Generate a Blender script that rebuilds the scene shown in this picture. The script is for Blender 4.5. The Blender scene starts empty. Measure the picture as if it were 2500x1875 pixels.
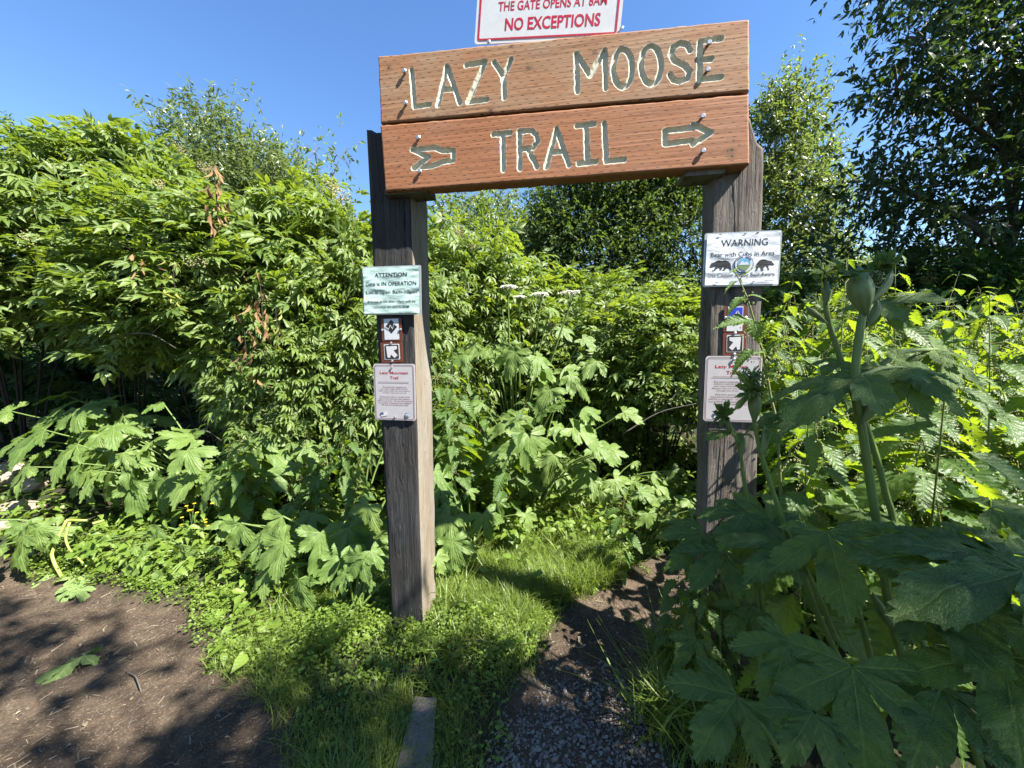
import bpy, math, random
import numpy as np
from mathutils import Matrix, Vector, Euler
R = math.radians
rng = np.random.default_rng(7)
random.seed(7)
scene = bpy.context.scene
COL = scene.collection

# ------------------------------------------------------------------ camera, sky, sun
CAM_H, FPX = 1.38, 939.0
cd = bpy.data.cameras.new('camera'); cam = bpy.data.objects.new('camera', cd); COL.objects.link(cam)
cd.sensor_width = 36; cd.sensor_fit = 'HORIZONTAL'; cd.lens = 36 * FPX / 2500
cd.clip_start = 0.02; cd.clip_end = 2000
CR = Matrix.Rotation(R(90 - 5.2), 3, 'X') @ Matrix.Rotation(R(-0.6), 3, 'Z')
cam.matrix_world = Matrix.Translation((0, 0, CAM_H)) @ CR.to_4x4()
scene.camera = cam
CRn = np.array(CR)

SUN_EL, SUN_AZ = 50.0, 120.0            # azimuth clockwise from +Y (the viewing direction)
SUN = np.array([math.sin(R(SUN_AZ)) * math.cos(R(SUN_EL)), math.cos(R(SUN_AZ)) * math.cos(R(SUN_EL)), math.sin(R(SUN_EL))])
w = bpy.data.worlds.new('World'); scene.world = w; w.use_nodes = True
nt = w.node_tree; nt.nodes.clear()
sky = nt.nodes.new('ShaderNodeTexSky'); sky.sky_type = 'NISHITA'; sky.sun_disc = False
sky.sun_elevation = R(SUN_EL); sky.sun_rotation = R(SUN_AZ)
sky.altitude = 100; sky.air_density = 1.25; sky.dust_density = 0.1; sky.ozone_density = 3.5
hs = nt.nodes.new('ShaderNodeHueSaturation'); hs.inputs['Saturation'].default_value = 1.18; hs.inputs['Hue'].default_value = 0.507
bg = nt.nodes.new('ShaderNodeBackground'); bg.inputs['Strength'].default_value = 0.055
wo = nt.nodes.new('ShaderNodeOutputWorld')
nt.links.new(sky.outputs[0], hs.inputs['Color']); nt.links.new(hs.outputs[0], bg.inputs['Color']); nt.links.new(bg.outputs[0], wo.inputs[0])
sd = bpy.data.lights.new('sun', 'SUN'); sd.energy = 5.0; sd.angle = R(0.53); sd.color = (1.0, 0.95, 0.86)
so = bpy.data.objects.new('sun', sd); COL.objects.link(so)
so.rotation_euler = Vector(SUN).to_track_quat('Z', 'Y').to_euler(); so.location = (6, -4, 9)
scene.view_settings.view_transform = 'Standard'; scene.view_settings.look = 'None'
scene.view_settings.exposure = 2.24; scene.view_settings.gamma = 1.0
scene.cycles.max_bounces = 8; scene.cycles.diffuse_bounces = 4; scene.cycles.transmission_bounces = 4; scene.cycles.transparent_max_bounces = 4
scene.cycles.sample_clamp_indirect = 6

# ------------------------------------------------------------------ pixel helpers (pixels of the 2500x1875 photograph)
def ray(px, py):
    d = CRn @ np.array([(px - 1250) / FPX, -(py - 937.5) / FPX, -1.0])
    return d
def at(px, py, Y):
    d = ray(px, py); t = Y / d[1]
    return np.array([0, 0, CAM_H]) + d * t
def on_plane(px, py, P, n):
    d = ray(px, py); o = np.array([0, 0, CAM_H]); t = np.dot(P - o, n) / np.dot(d, n)
    return o + d * t
def ground(px, py, z=0.0):
    return on_plane(px, py, np.array([0, 0, z]), np.array([0, 0, 1.0]))
def nrm(v):
    v = np.asarray(v, float); return v / (np.linalg.norm(v, axis=-1, keepdims=True) + 1e-9)

# ------------------------------------------------------------------ scene helpers
def tag(o, label=None, cat=None, group=None, kind=None):
    if label: o['label'] = label
    if cat: o['category'] = cat
    if group: o['group'] = group
    if kind: o['kind'] = kind
    return o
def thing(name, loc, label, cat, group=None):
    o = bpy.data.objects.new(name, None); COL.objects.link(o); o.location = loc; o.empty_display_size = .1
    return tag(o, label, cat, group)
def copy_tree(o, parent=None):
    c = o.copy(); COL.objects.link(c)
    if parent: c.parent = parent
    for ch in list(o.children): copy_tree(ch, c)
    return c

class Geo:
    def __init__(s): s.v, s.l, s.n, s.uv, s.t, s.m, s.g, s.k = [], [], [], [], [], [], [], 0
    def add(s, v, faces, uv=None, tint=0.5, mat=0, g=0.0):
        v = np.asarray(v, float)
        if isinstance(faces, tuple): loops, sizes = faces
        else:
            loops = np.array([i for f in faces for i in f], int); sizes = np.array([len(f) for f in faces], int)
        s.v.append(v); s.l.append(loops + s.k); s.n.append(sizes); s.k += len(v)
        s.uv.append(np.zeros((len(v), 2)) if uv is None else np.asarray(uv, float))
        s.t.append(np.broadcast_to(np.asarray(tint, float), (len(v),)))
        s.g.append(np.broadcast_to(np.asarray(g, float), (len(v),)))
        s.m.append(np.full(len(sizes), mat, int))
        return s
    def inst(s, tpl, M, tint=None, mat=0):
        v, loops, sizes, uv = tpl; K = len(M)
        if K == 0: return s
        V = np.einsum('kij,nj->kni', M[:, :3, :3], v) + M[:, None, :3, 3]
        L = (loops[None] + (np.arange(K) * len(v))[:, None]).ravel()
        T = rng.random(K) if tint is None else np.broadcast_to(tint, (K,))
        return s.add(V.reshape(-1, 3), (L, np.tile(sizes, K)), np.tile(uv, (K, 1)), np.repeat(T, len(v)), mat)
    def mesh(s, name, mats, smooth=True):
        v = np.concatenate(s.v); l = np.concatenate(s.l); n = np.concatenate(s.n)
        me = bpy.data.meshes.new(name)
        me.vertices.add(len(v)); me.vertices.foreach_set('co', v.astype(np.float32).ravel())
        me.loops.add(len(l)); me.loops.foreach_set('vertex_index', l.astype(np.int32))
        me.polygons.add(len(n)); st = np.concatenate([[0], np.cumsum(n)[:-1]])
        me.polygons.foreach_set('loop_start', st.astype(np.int32)); me.polygons.foreach_set('loop_total', n.astype(np.int32))
        me.polygons.foreach_set('material_index', np.concatenate(s.m).astype(np.int32))
        me.polygons.foreach_set('use_smooth', np.full(len(n), smooth))
        uvl = me.uv_layers.new(name='UVMap'); uvl.data.foreach_set('uv', np.concatenate(s.uv)[l].astype(np.float32).ravel())
        a = me.attributes.new('tint', 'FLOAT', 'POINT'); a.data.foreach_set('value', np.concatenate(s.t).astype(np.float32))
        a = me.attributes.new('groove', 'FLOAT', 'POINT'); a.data.foreach_set('value', np.concatenate(s.g).astype(np.float32))
        me.update(calc_edges=True); me.validate()
        for m in (mats if isinstance(mats, (list, tuple)) else [mats]): me.materials.append(m)
        return me
    def build(s, name, mats, parent=None, smooth=True, world=True):
        """vertices are in world space; with a parent they are moved into the parent's frame (parents are unrotated)"""
        if parent is not None and world:
            off = np.array(parent.location); s.v = [x - off for x in s.v]
        o = bpy.data.objects.new(name, s.mesh(name, mats, smooth)); COL.objects.link(o)
        if parent is not None: o.parent = parent
        return o

def frames(P, D, N, S):
    """matrices: local +Y along D, local +Z close to N, scale S (K,) or (K,3)"""
    P = np.atleast_2d(P); D = nrm(np.atleast_2d(D)); N = np.broadcast_to(np.atleast_2d(N), D.shape)
    X = nrm(np.cross(D, N)); Z = np.cross(X, D)
    S = np.asarray(S, float)
    if S.ndim < 2: S = np.broadcast_to(S, (len(P),))[:, None] * np.ones((1, 3))
    M = np.zeros((len(P), 4, 4)); M[:, :3, 0] = X * S[:, :1]; M[:, :3, 1] = D * S[:, 1:2]; M[:, :3, 2] = Z * S[:, 2:3]
    M[:, :3, 3] = P; M[:, 3, 3] = 1
    return M

def grid_faces(nu, nv):
    i, j = np.meshgrid(np.arange(nu - 1), np.arange(nv - 1), indexing='ij'); a = (i * nv + j).ravel()
    f = np.stack([a, a + nv, a + nv + 1, a + 1], 1)
    return f.ravel(), np.full(len(f), 4)

def tube(pts, rad, n=8, cap=True):
    pts = np.asarray(pts, float); rad = np.broadcast_to(np.asarray(rad, float), (len(pts),))
    T = nrm(np.gradient(pts, axis=0)); V = []
    ref = np.array([1.0, 0.13, 0.07]) if abs(T[0][0]) < .8 else np.array([0.1, 1.0, .1])
    for p, t, r in zip(pts, T, rad):
        a = nrm(np.cross(t, ref)); b = np.cross(t, a)
        th = np.arange(n) / n * 2 * math.pi
        V.append(p + r * (np.cos(th)[:, None] * a + np.sin(th)[:, None] * b))
    F = []
    for i in range(len(pts) - 1):
        for j in range(n):
            k = (j + 1) % n; F.append((i * n + j, i * n + k, (i + 1) * n + k, (i + 1) * n + j))
    if cap: F += [tuple(range(n))[::-1], tuple((len(pts) - 1) * n + j for j in range(n))]
    V = np.concatenate(V)
    uv = np.stack([np.repeat(np.arange(len(pts)) / max(1, len(pts) - 1), n), np.tile(np.arange(n) / n, len(pts))], 1)
    return V, F, uv
def smooth_path(pts, k=5):
    pts = np.asarray(pts, float); t = np.arange(len(pts)); q = np.linspace(0, len(pts) - 1, (len(pts) - 1) * k + 1)
    if len(pts) < 3: return np.stack([np.interp(q, t, pts[:, i]) for i in range(pts.shape[1])], 1)
    P = np.vstack([2 * pts[0] - pts[1], pts, 2 * pts[-1] - pts[-2]]); out = []
    for x in q:
        i = min(int(x), len(pts) - 2); u = x - i; a, b, c, d = P[i:i + 4]
        out.append(.5 * (2 * b + (c - a) * u + (2 * a - 5 * b + 4 * c - d) * u * u + (3 * b - a - 3 * c + d) * u ** 3))
    return np.array(out)

# value noise, vectorised
_G = rng.random((64, 64, 64))
def vnoise(p):
    p = np.asarray(p, float); i = np.floor(p).astype(int); f = p - i; f = f * f * (3 - 2 * f); o = 0
    for dx in (0, 1):
        for dy in (0, 1):
            for dz in (0, 1):
                wgt = (f[..., 0] if dx else 1 - f[..., 0]) * (f[..., 1] if dy else 1 - f[..., 1]) * (f[..., 2] if dz else 1 - f[..., 2])
                o = o + wgt * _G[(i[..., 0] + dx) % 64, (i[..., 1] + dy) % 64, (i[..., 2] + dz) % 64]
    return o

# ------------------------------------------------------------------ materials
class NT:
    def __init__(s, name):
        s.m = bpy.data.materials.new(name); s.m.use_nodes = True; s.t = s.m.node_tree; s.t.nodes.clear()
        s.out = s.n('ShaderNodeOutputMaterial')
    def n(s, t, **k):
        x = s.t.nodes.new(t)
        for a, b in k.items(): setattr(x, a, b)
        return x
    def set(s, sock, v):
        if hasattr(v, 'is_linked') or isinstance(v, bpy.types.NodeSocket): s.t.links.new(v, sock)
        else: sock.default_value = v
    def math(s, op, a, b=None, c=None, clamp=False):
        x = s.n('ShaderNodeMath', operation=op, use_clamp=clamp); s.set(x.inputs[0], a)
        if b is not None: s.set(x.inputs[1], b)
        if c is not None: s.set(x.inputs[2], c)
        return x.outputs[0]
    def mix(s, f, a, b, mode='MIX'):
        x = s.n('ShaderNodeMix', data_type='RGBA', blend_type=mode, clamp_factor=True)
        s.set(x.inputs[0], f); s.set(x.inputs[6], a); s.set(x.inputs[7], b); return x.outputs[2]
    def ramp(s, f, lo, hi, a=0.0, b=1.0):
        x = s.n('ShaderNodeMapRange'); s.set(x.inputs[0], f)
        for i, v in zip((1, 2, 3, 4), (lo, hi, a, b)): s.set(x.inputs[i], v)
        return x.outputs[0]
    def noise(s, vec, scale, detail=3, rough=.55, dist=0.0):
        x = s.n('ShaderNodeTexNoise'); s.set(x.inputs['Vector'], vec); x.inputs['Scale'].default_value = scale
        x.inputs['Detail'].default_value = detail; x.inputs['Roughness'].default_value = rough; x.inputs['Distortion'].default_value = dist
        return x.outputs[0]
    def scale(s, vec, k):
        x = s.n('ShaderNodeVectorMath', operation='MULTIPLY'); s.set(x.inputs[0], vec); x.inputs[1].default_value = k; return x.outputs[0]
    def uv(s): return s.n('ShaderNodeTexCoord').outputs['UV']
    def obj(s): return s.n('ShaderNodeTexCoord').outputs['Object']
    def pos(s): return s.n('ShaderNodeNewGeometry').outputs['Position']
    def attr(s, name): return s.n('ShaderNodeAttribute', attribute_name=name).outputs['Fac']
    def bump(s, h, strength, dist=.01):
        x = s.n('ShaderNodeBump'); s.set(x.inputs['Height'], h); x.inputs['Strength'].default_value = strength; x.inputs['Distance'].default_value = dist
        return x.outputs[0]
    def pbr(s, col, rough=.6, spec=.4, normal=None, metal=0.0):
        p = s.n('ShaderNodeBsdfPrincipled'); s.set(p.inputs['Base Color'], col); s.set(p.inputs['Roughness'], rough)
        s.set(p.inputs['Specular IOR Level'], spec); s.set(p.inputs['Metallic'], metal)
        if normal is not None: s.t.links.new(normal, p.inputs['Normal'])
        return p.outputs[0]
    def done(s, sh): s.t.links.new(sh, s.out.inputs[0]); return s.m
ALB = .76
def C(r, g, b): return (r * ALB, g * ALB, b * ALB, 1)

def leaf_mat(name, c0, c1, tr, trans=.42, rough=.42, spec=.45, nv=9, veins=.35, bump=.25, pucker=0.0):
    t = NT(name); tint = t.attr('tint'); oi = t.n('ShaderNodeObjectInfo').outputs['Random']
    col = t.mix(tint, c0, c1)
    big = t.noise(t.pos(), 3.0, 2); col = t.mix(t.ramp(big, .35, .7, 0, .45), col, c1)
    sp = t.n('ShaderNodeSeparateXYZ'); t.t.links.new(t.uv(), sp.inputs[0]); u, v = sp.outputs[0], sp.outputs[1]
    av = t.math('ABSOLUTE', v)
    rib = t.ramp(av, .006, .016, 1, 0)
    x = t.math('SUBTRACT', u, t.math('MULTIPLY', av, .85)); fr = t.math('PINGPONG', t.math('MULTIPLY', x, nv), .5)
    side = t.ramp(fr, .03, .11, 1, 0); vn = t.math('MAXIMUM', rib, t.math('MULTIPLY', side, .55))
    colv = t.mix(t.math('MULTIPLY', vn, veins), col, (min(c1[0] * 2.6, .5), min(c1[1] * 2.0, .6), min(c1[2] * 2.2, .4), 1))
    trc = t.mix(tint, tr, (tr[0] * 1.25, tr[1] * 1.1, tr[2], 1)); trc = t.mix(t.math('MULTIPLY', vn, .35), trc, (tr[0] * .55, tr[1] * .6, tr[2] * .6, 1))
    fine = t.noise(t.uv(), 60, 2)
    h = t.math('ADD', t.math('MULTIPLY', fr, 1.4), t.math('MULTIPLY', fine, .5))
    nb = t.bump(t.math('SUBTRACT', h, t.math('MULTIPLY', rib, .6)), bump, .01)
    if pucker:
        vo = t.n('ShaderNodeTexVoronoi', feature='DISTANCE_TO_EDGE'); t.t.links.new(t.scale(t.uv(), (1, 1, 1)), vo.inputs['Vector']); vo.inputs['Scale'].default_value = 38; cell = t.ramp(vo.outputs['Distance'], 0, .12)
        nb = t.bump(t.math('ADD', t.math('MULTIPLY', cell, .55), t.math('SUBTRACT', h, rib)), pucker, .01); colv = t.mix(t.math('MULTIPLY', t.math('SUBTRACT', 1.0, cell), .22), colv, (c0[0] * .55, c0[1] * .55, c0[2] * .6, 1))
        spots = t.ramp(t.noise(t.pos(), 55, 3, .7), .70, .76, 0, .8); colv = t.mix(spots, colv, (.12, .09, .03, 1))
    a = t.pbr(colv, t.ramp(fine, .3, .7, rough - .06, rough + .1), spec, nb)
    tl = t.n('ShaderNodeBsdfTranslucent'); t.t.links.new(trc, tl.inputs[0]); t.t.links.new(nb, tl.inputs['Normal'])
    mx = t.n('ShaderNodeMixShader'); mx.inputs[0].default_value = trans
    t.t.links.new(a, mx.inputs[1]); t.t.links.new(tl.outputs[0], mx.inputs[2])
    return t.done(mx.outputs[0])

M = {}
M['elder'] = leaf_mat('elder_leaf', C(.076, .140, .026), C(.16, .236, .055), C(.285, .415, .028), rough=.38, spec=.5)
M['elder_shaded'] = leaf_mat('elder_leaf_shaded', C(.035, .095, .022), C(.06, .13, .03), C(.15, .28, .03))  # darker elder copy; the shade on these shrubs is put into its colour
M['nettle'] = leaf_mat('nettle_leaf', C(.055, .12, .024), C(.10, .18, .04), C(.28, .43, .018), nv=11, bump=.35, trans=.5)
M['parsnip'] = leaf_mat('parsnip_leaf', C(.098, .175, .038), C(.165, .25, .062), C(.27, .41, .025), rough=.5, spec=.35, nv=7, bump=.14, veins=.28)
M['parsnip_near'] = leaf_mat('parsnip_leaf_near', C(.085, .155, .038), C(.135, .215, .052), C(.26, .42, .02), rough=.5, spec=.35, nv=6, veins=.45, bump=.3, trans=.38, pucker=.5)
M['wilted'] = leaf_mat('wilted_leaf', C(.12, .2, .06), C(.2, .27, .09), C(.3, .4, .06), trans=.25, rough=.7, spec=.2)
M['herb'] = leaf_mat('ground_herb_leaf', C(.10, .18, .022), C(.18, .27, .04), C(.31, .44, .025), nv=5, veins=.15, bump=.15)
M['grass'] = leaf_mat('grass_blade', C(.10, .17, .025), C(.19, .265, .045), C(.30, .41, .03), nv=1, veins=.05, bump=.1, rough=.4)
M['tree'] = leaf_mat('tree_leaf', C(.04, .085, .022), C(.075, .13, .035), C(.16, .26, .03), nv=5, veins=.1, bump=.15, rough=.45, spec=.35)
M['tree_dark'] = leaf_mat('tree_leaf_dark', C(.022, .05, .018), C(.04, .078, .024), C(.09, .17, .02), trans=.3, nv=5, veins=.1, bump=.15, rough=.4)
M['birch'] = leaf_mat('birch_leaf', C(.09, .14, .045), C(.16, .21, .08), C(.22, .32, .05), nv=5, veins=.1, bump=.15, rough=.32, spec=.6)
M['dead'] = leaf_mat('dead_leaf', C(.16, .09, .045), C(.30, .19, .10), C(.25, .14, .05), trans=.2, rough=.8, spec=.1)
M['yellow_leaf'] = leaf_mat('yellowing_leaf', C(.30, .34, .06), C(.45, .42, .12), C(.5, .5, .06), trans=.35)

def stem_mat(name, c0, c1, rough=.5, trans=0.0, stripes=14):
    t = NT(name); sp = t.n('ShaderNodeSeparateXYZ'); t.t.links.new(t.uv(), sp.inputs[0])
    s = t.math('PINGPONG', t.math('MULTIPLY', sp.outputs[1], stripes), .5)
    n = t.noise(t.pos(), 40, 3)
    col = t.mix(t.math('ADD', t.math('MULTIPLY', n, .7), t.math('MULTIPLY', s, .5)), c0, c1)
    return t.done(t.pbr(col, rough, .4, t.bump(t.math('ADD', s, t.math('MULTIPLY', n, .4)), .35, .004)))
M['stem'] = stem_mat('green_stem', C(.075, .13, .024), C(.16, .23, .055))
M['stem_pale'] = stem_mat('pale_stalk', C(.20, .27, .05), C(.36, .42, .10))
M['bud'] = stem_mat('bud_sheath', C(.06, .11, .025), C(.19, .25, .09), stripes=9)
M['nettle_stem'] = stem_mat('nettle_stem', C(.12, .16, .04), C(.24, .26, .08))
M['bark'] = stem_mat('bark', C(.05, .042, .035), C(.16, .14, .12), .85, stripes=7)
M['twig'] = stem_mat('shrub_stem', C(.012, .010, .008), C(.036, .028, .02), .8, stripes=5)  # stem colour blackened to carry the shade under the shrubs
t = NT('flower_white'); M['white_fl'] = t.done(t.pbr(t.mix(t.noise(t.pos(), 120, 2), C(.62, .64, .5), C(.85, .85, .76)), .7, .2))
t = NT('nettle_blossom'); M['catkin'] = t.done(t.pbr(t.mix(t.noise(t.pos(), 200, 2), C(.22, .25, .08), C(.42, .40, .2)), .8, .1))
t = NT('elder_seed_head'); M['seed'] = t.done(t.pbr(t.mix(t.attr('tint'), C(.15, .19, .06), C(.34, .28, .17)), .8, .1))
t = NT('flower_yellow'); M['yellow_fl'] = t.done(t.pbr(C(.75, .52, .02), .6, .2))

def wood_board(name, ca, cb, cg, knots=()):
    t = NT(name); uv = t.uv()
    warp = t.noise(t.scale(uv, (1.2, 7, 1)), 2.0, 3)
    sp = t.n('ShaderNodeSeparateXYZ'); t.t.links.new(uv, sp.inputs[0])
    v2 = t.math('ADD', sp.outputs[1], t.math('MULTIPLY', warp, .10))
    ring = t.math('PINGPONG', t.math('MULTIPLY', v2, 60), .5)
    g1 = t.noise(t.scale(uv, (5, 190, 1)), 1.0, 4, .6); g2 = t.noise(t.scale(uv, (2.2, 4, 1)), 2.0, 3)
    col = t.mix(t.math('ADD', t.math('MULTIPLY', ring, .55), t.math('MULTIPLY', t.ramp(g1, .3, .7), .4)), ca, cb)
    col = t.mix(t.ramp(g2, .42, .72, 0, .8), col, cg); g3 = t.noise(t.scale(uv, (1.6, 26, 1)), 1.5, 4, .6); col = t.mix(t.ramp(g3, .5, .75, 0, .55), col, tuple(x * .5 for x in ca[:3]) + (1,)); g4 = t.noise(t.scale(uv, (7, 420, 1)), 1.0, 2, .5); col = t.mix(t.ramp(g4, .66, .74, 0, .5), col, C(.07, .035, .02))
    # incised treatment marks: staggered rows of short dark slots
    vr = t.math('MULTIPLY', sp.outputs[1], 62); row = t.math('FLOOR', vr)
    off = t.math('MULTIPLY', t.math('FRACT', t.math('MULTIPLY', row, .37)), 1.0)
    ux = t.math('FRACT', t.math('ADD', t.math('MULTIPLY', sp.outputs[0], 24), off)); vy = t.math('FRACT', vr)
    slot = t.math('MULTIPLY', t.math('LESS_THAN', ux, .34), t.math('LESS_THAN', t.math('ABSOLUTE', t.math('SUBTRACT', vy, .5)), .085))
    slot = t.math('MULTIPLY', slot, t.ramp(t.noise(uv, 30, 2), .3, .5))
    col = t.mix(t.math('MULTIPLY', slot, .9), col, C(.05, .022, .012))
    kn_n = t.noise(uv, 70, 3, .7)
    for kx, ky, kr, ks in knots:
        dx = t.math('SUBTRACT', sp.outputs[0], kx); dy = t.math('MULTIPLY', t.math('SUBTRACT', sp.outputs[1], ky), 1.35)
        kd = t.math('ADD', t.math('SQRT', t.math('ADD', t.math('MULTIPLY', dx, dx), t.math('MULTIPLY', dy, dy))), t.math('MULTIPLY', t.math('SUBTRACT', kn_n, .5), kr * 1.1))
        rg = t.math('MULTIPLY', t.ramp(kd, kr * .9, kr * 1.9, 1, 0), t.ramp(t.math('PINGPONG', t.math('MULTIPLY', kd, 5.5 / kr * .3), .5), .1, .4, .25, .8))
        col = t.mix(t.math('MULTIPLY', rg, ks * .7), col, C(.14, .07, .035)); col = t.mix(t.math('MULTIPLY', t.ramp(kd, kr * .35, kr * .7, 1, 0), ks), col, C(.035, .022, .016))
    blot = t.ramp(t.noise(t.scale(uv, (9, 16, 1)), 2.0, 4, .7), .66, .74, 0, .75); col = t.mix(blot, col, C(.10, .06, .035))
    gr = t.attr('groove'); paint = t.mix(t.ramp(t.noise(uv, 90, 3), .45, .75, 0, .5), C(.54, .52, .41), C(.34, .33, .25))
    pf = t.math('ADD', t.ramp(gr, .30, .55), t.math('MULTIPLY', t.ramp(gr, .04, .3), t.math('MULTIPLY', t.ramp(t.noise(uv, 55, 4, .7), .46, .6), .55)), clamp=True)
    col = t.mix(pf, col, paint)
    h = t.math('SUBTRACT', t.math('ADD', t.math('MULTIPLY', g1, .6), t.math('MULTIPLY', ring, .12)), t.math('MULTIPLY', slot, 1.2))
    return t.done(t.pbr(col, .72, .25, t.bump(h, .35, .003)))
def post_mat(name, c0, c1, c2, crack=.5, band=True):
    t = NT(name); ob = t.obj()
    wv = t.noise(t.scale(ob, (4, 4, 1.1)), 2.0, 3); sx = t.n('ShaderNodeVectorMath', operation='MULTIPLY_ADD'); t.t.links.new(ob, sx.inputs[0]); sx.inputs[1].default_value = (75, 75, 2.4)
    cb = t.n('ShaderNodeCombineXYZ'); 
    for i in range(3): t.t.links.new(t.math('MULTIPLY', wv, 9), cb.inputs[i])
    t.t.links.new(cb.outputs[0], sx.inputs[2])
    g = t.noise(sx.outputs[0], 1.0, 5, .65); f = t.noise(t.scale(ob, (260, 260, 9)), 1.0, 3, .6); big = t.noise(t.scale(ob, (5, 5, 2.0)), 1.3, 3)
    col = t.mix(t.ramp(g, .3, .7), c0, c1); col = t.mix(t.ramp(big, .4, .7, 0, .85), col, c2)
    crk = t.ramp(g, .30, .38, 1, 0); col = t.mix(t.math('MULTIPLY', crk, .8), col, (c0[0] * .25, c0[1] * .25, c0[2] * .25, 1))
    h = t.math('ADD', g, t.math('MULTIPLY', f, .35))
    return t.done(t.pbr(col, .85, .2, t.bump(h, .9, .008)))
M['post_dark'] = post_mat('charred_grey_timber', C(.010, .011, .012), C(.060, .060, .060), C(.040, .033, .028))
M['post_side'] = post_mat('pale_tan_timber', C(.145, .115, .082), C(.26, .215, .155), C(.24, .225, .195))  # right side face, paler and tanner than the front
M['post_brown'] = post_mat('weathered_brown_timber', C(.026, .022, .019), C(.165, .138, .115), C(.185, .165, .145))
M['plank'] = post_mat('grey_plank', C(.13, .11, .095), C(.26, .22, .19), C(.2, .165, .14))

def plain(name, col, rough=.45, spec=.4, metal=0.0, var=.12, sc=30, bump=0.0):
    t = NT(name); n = t.noise(t.pos(), sc, 4, .6)
    c = t.mix(t.ramp(n, .3, .7), tuple(x * (1 - var) for x in col[:3]) + (1,), tuple(min(1, x * (1 + var)) for x in col[:3]) + (1,))
    return t.done(t.pbr(c, rough, spec, t.bump(n, bump, .01) if bump else None, metal))
M['sign_white'] = plain('painted_sign_white', C(.52, .52, .535), .4, .4, var=.05)
M['sign_dimmed'] = plain('trail_sign_face', C(.42, .40, .415), .35, .4, var=.05)  # white plates; the dimness of grazing light is put into this grey
M['red'] = plain('sign_red', C(.38, .012, .03), .45, .3, var=.1)
M['maroon'] = plain('sign_maroon', C(.16, .03, .035), .45, .3)
M['ink'] = plain('black_ink', C(.018, .018, .02), .5, .3)
M['brown'] = plain('brown_plaque', C(.12, .032, .018), .45, .35)
M['darkbrown'] = plain('dark_brown_plaque', C(.035, .022, .014), .45, .35)
M['reflect'] = plain('reflective_grey', C(.52, .53, .56), .3, .5, var=.05)
M['blue'] = plain('sign_blue', C(.012, .03, .42), .4, .4)
M['steel'] = plain('galvanised_bolt', C(.5, .51, .53), .35, .5, metal=.8, var=.2, sc=200)
M['laminate'] = plain('laminate_edge', C(.33, .36, .36), .15, .6)
M['skyblue'] = plain('seal_blue', C(.10, .30, .48), .5, .3); M['sealgreen'] = plain('seal_green', C(.14, .22, .10), .5, .3); M['navy'] = plain('seal_navy', C(.05, .07, .16), .5, .3)
M['flag_red'] = plain('flag_red', C(.45, .08, .09), .5, .3)
def paper_mat(name, col):
    t = NT(name); uv = t.pos(); n = t.noise(t.scale(uv, (9, 9, 22)), 1.6, 3, .5, .8)
    return t.done(t.pbr(col, .22, .5, t.bump(n, .16, .02)))
M['paper_green'] = paper_mat('pale_green_paper', C(.45, .59, .53)); M['paper_white'] = paper_mat('white_paper', C(.62, .635, .665))
t = NT('rock'); n = t.noise(t.pos(), 9, 5, .65); M['rock'] = t.done(t.pbr(t.mix(n, C(.15, .12, .09), C(.42, .35, .27)), .9, .2, t.bump(n, .7, .03)))
t = NT('gravel_stone'); n = t.noise(t.pos(), 60, 3); cg = t.mix(t.attr('tint'), C(.09, .078, .066), C(.27, .24, .21)); M['gravel'] = t.done(t.pbr(t.mix(t.ramp(n, .3, .7, 0, .5), cg, C(.17, .15, .13)), .85, .2, t.bump(n, .5, .005)))
t = NT('litter'); M['litter'] = t.done(t.pbr(t.mix(t.attr('tint'), C(.06, .046, .034), C(.28, .23, .165)), .85, .15))

# ------------------------------------------------------------------ ground
def trail_masks(x, y):
    """distance-like values (metres, positive inside) of the two bare trails"""
    def band(pts, wid):
        d = np.full(x.shape, 9.0)
        for (a, b), (wa, wb) in zip(zip(pts[:-1], pts[1:]), zip(wid[:-1], wid[1:])):
            a = np.array(a); b = np.array(b); ab = b - a; tt = np.clip(((x - a[0]) * ab[0] + (y - a[1]) * ab[1]) / (ab @ ab), 0, 1)
            dd = np.hypot(x - a[0] - tt * ab[0], y - a[1] - tt * ab[1]) - (wa + (wb - wa) * tt); d = np.minimum(d, dd)
        return -d
    right = band([(.15, -1.5), (.18, .9), (.24, 1.35), (.42, 1.72), (.80, 2.05), (1.7, 2.5), (3.2, 3.2)], [.34, .34, .25, .22, .2, .2, .2])
    left = band([(-1.6, -1.5), (-1.55, .6), (-2.1, 1.35), (-3.4, 1.75), (-6, 2.2)], [1.0, .98, .66, .6, .65])
    return right, left
def axis(lo, hi, f0, f1, fine, far):
    a = list(np.arange(f0, f1, fine)); s = fine; x = f1
    while x < hi: a.append(x); s = min(s * 1.25, far); x += s
    a.append(hi); s = fine; x = f0 - fine
    while x > lo: a.insert(0, x); s = min(s * 1.25, far); x -= s
    a.insert(0, lo); return np.array(a)
def gheight(x, y):
    r, l = trail_masks(x, y)
    p = np.stack([x, y, x * 0], -1)
    h = .035 * (vnoise(p * 1.3) - .5) + .03 * (vnoise(p * 4.1 + 3) - .5)
    rough = .014 * (vnoise(p * 16 + 9) - .5) + .008 * (vnoise(p * 37) - .5)
    bare = np.clip(np.maximum(r, l) / .12 + .3, 0, 1)
    d = np.hypot(x + .5, y - 1.75)
    mound = .02 * np.exp(-((x + .25) / .42) ** 2 - ((y - 1.62) / .3) ** 2)
    bank = .28 * np.clip((y - 2.7) / 2.5, 0, 1) + .15 * np.clip((-x - 2.4) / 2, 0, 1) * np.clip((y - 2.4) / .8, 0, 1)
    near = np.exp(-(np.hypot(x, y - 2) / 9) ** 2)
    return (h + rough) * near + bank + (mound + .03) * (1 - bare)
gx = axis(-400, 400, -3.6, 2.4, .03, 40); gy = axis(-300, 900, .7, 3.6, .03, 40)
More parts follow.
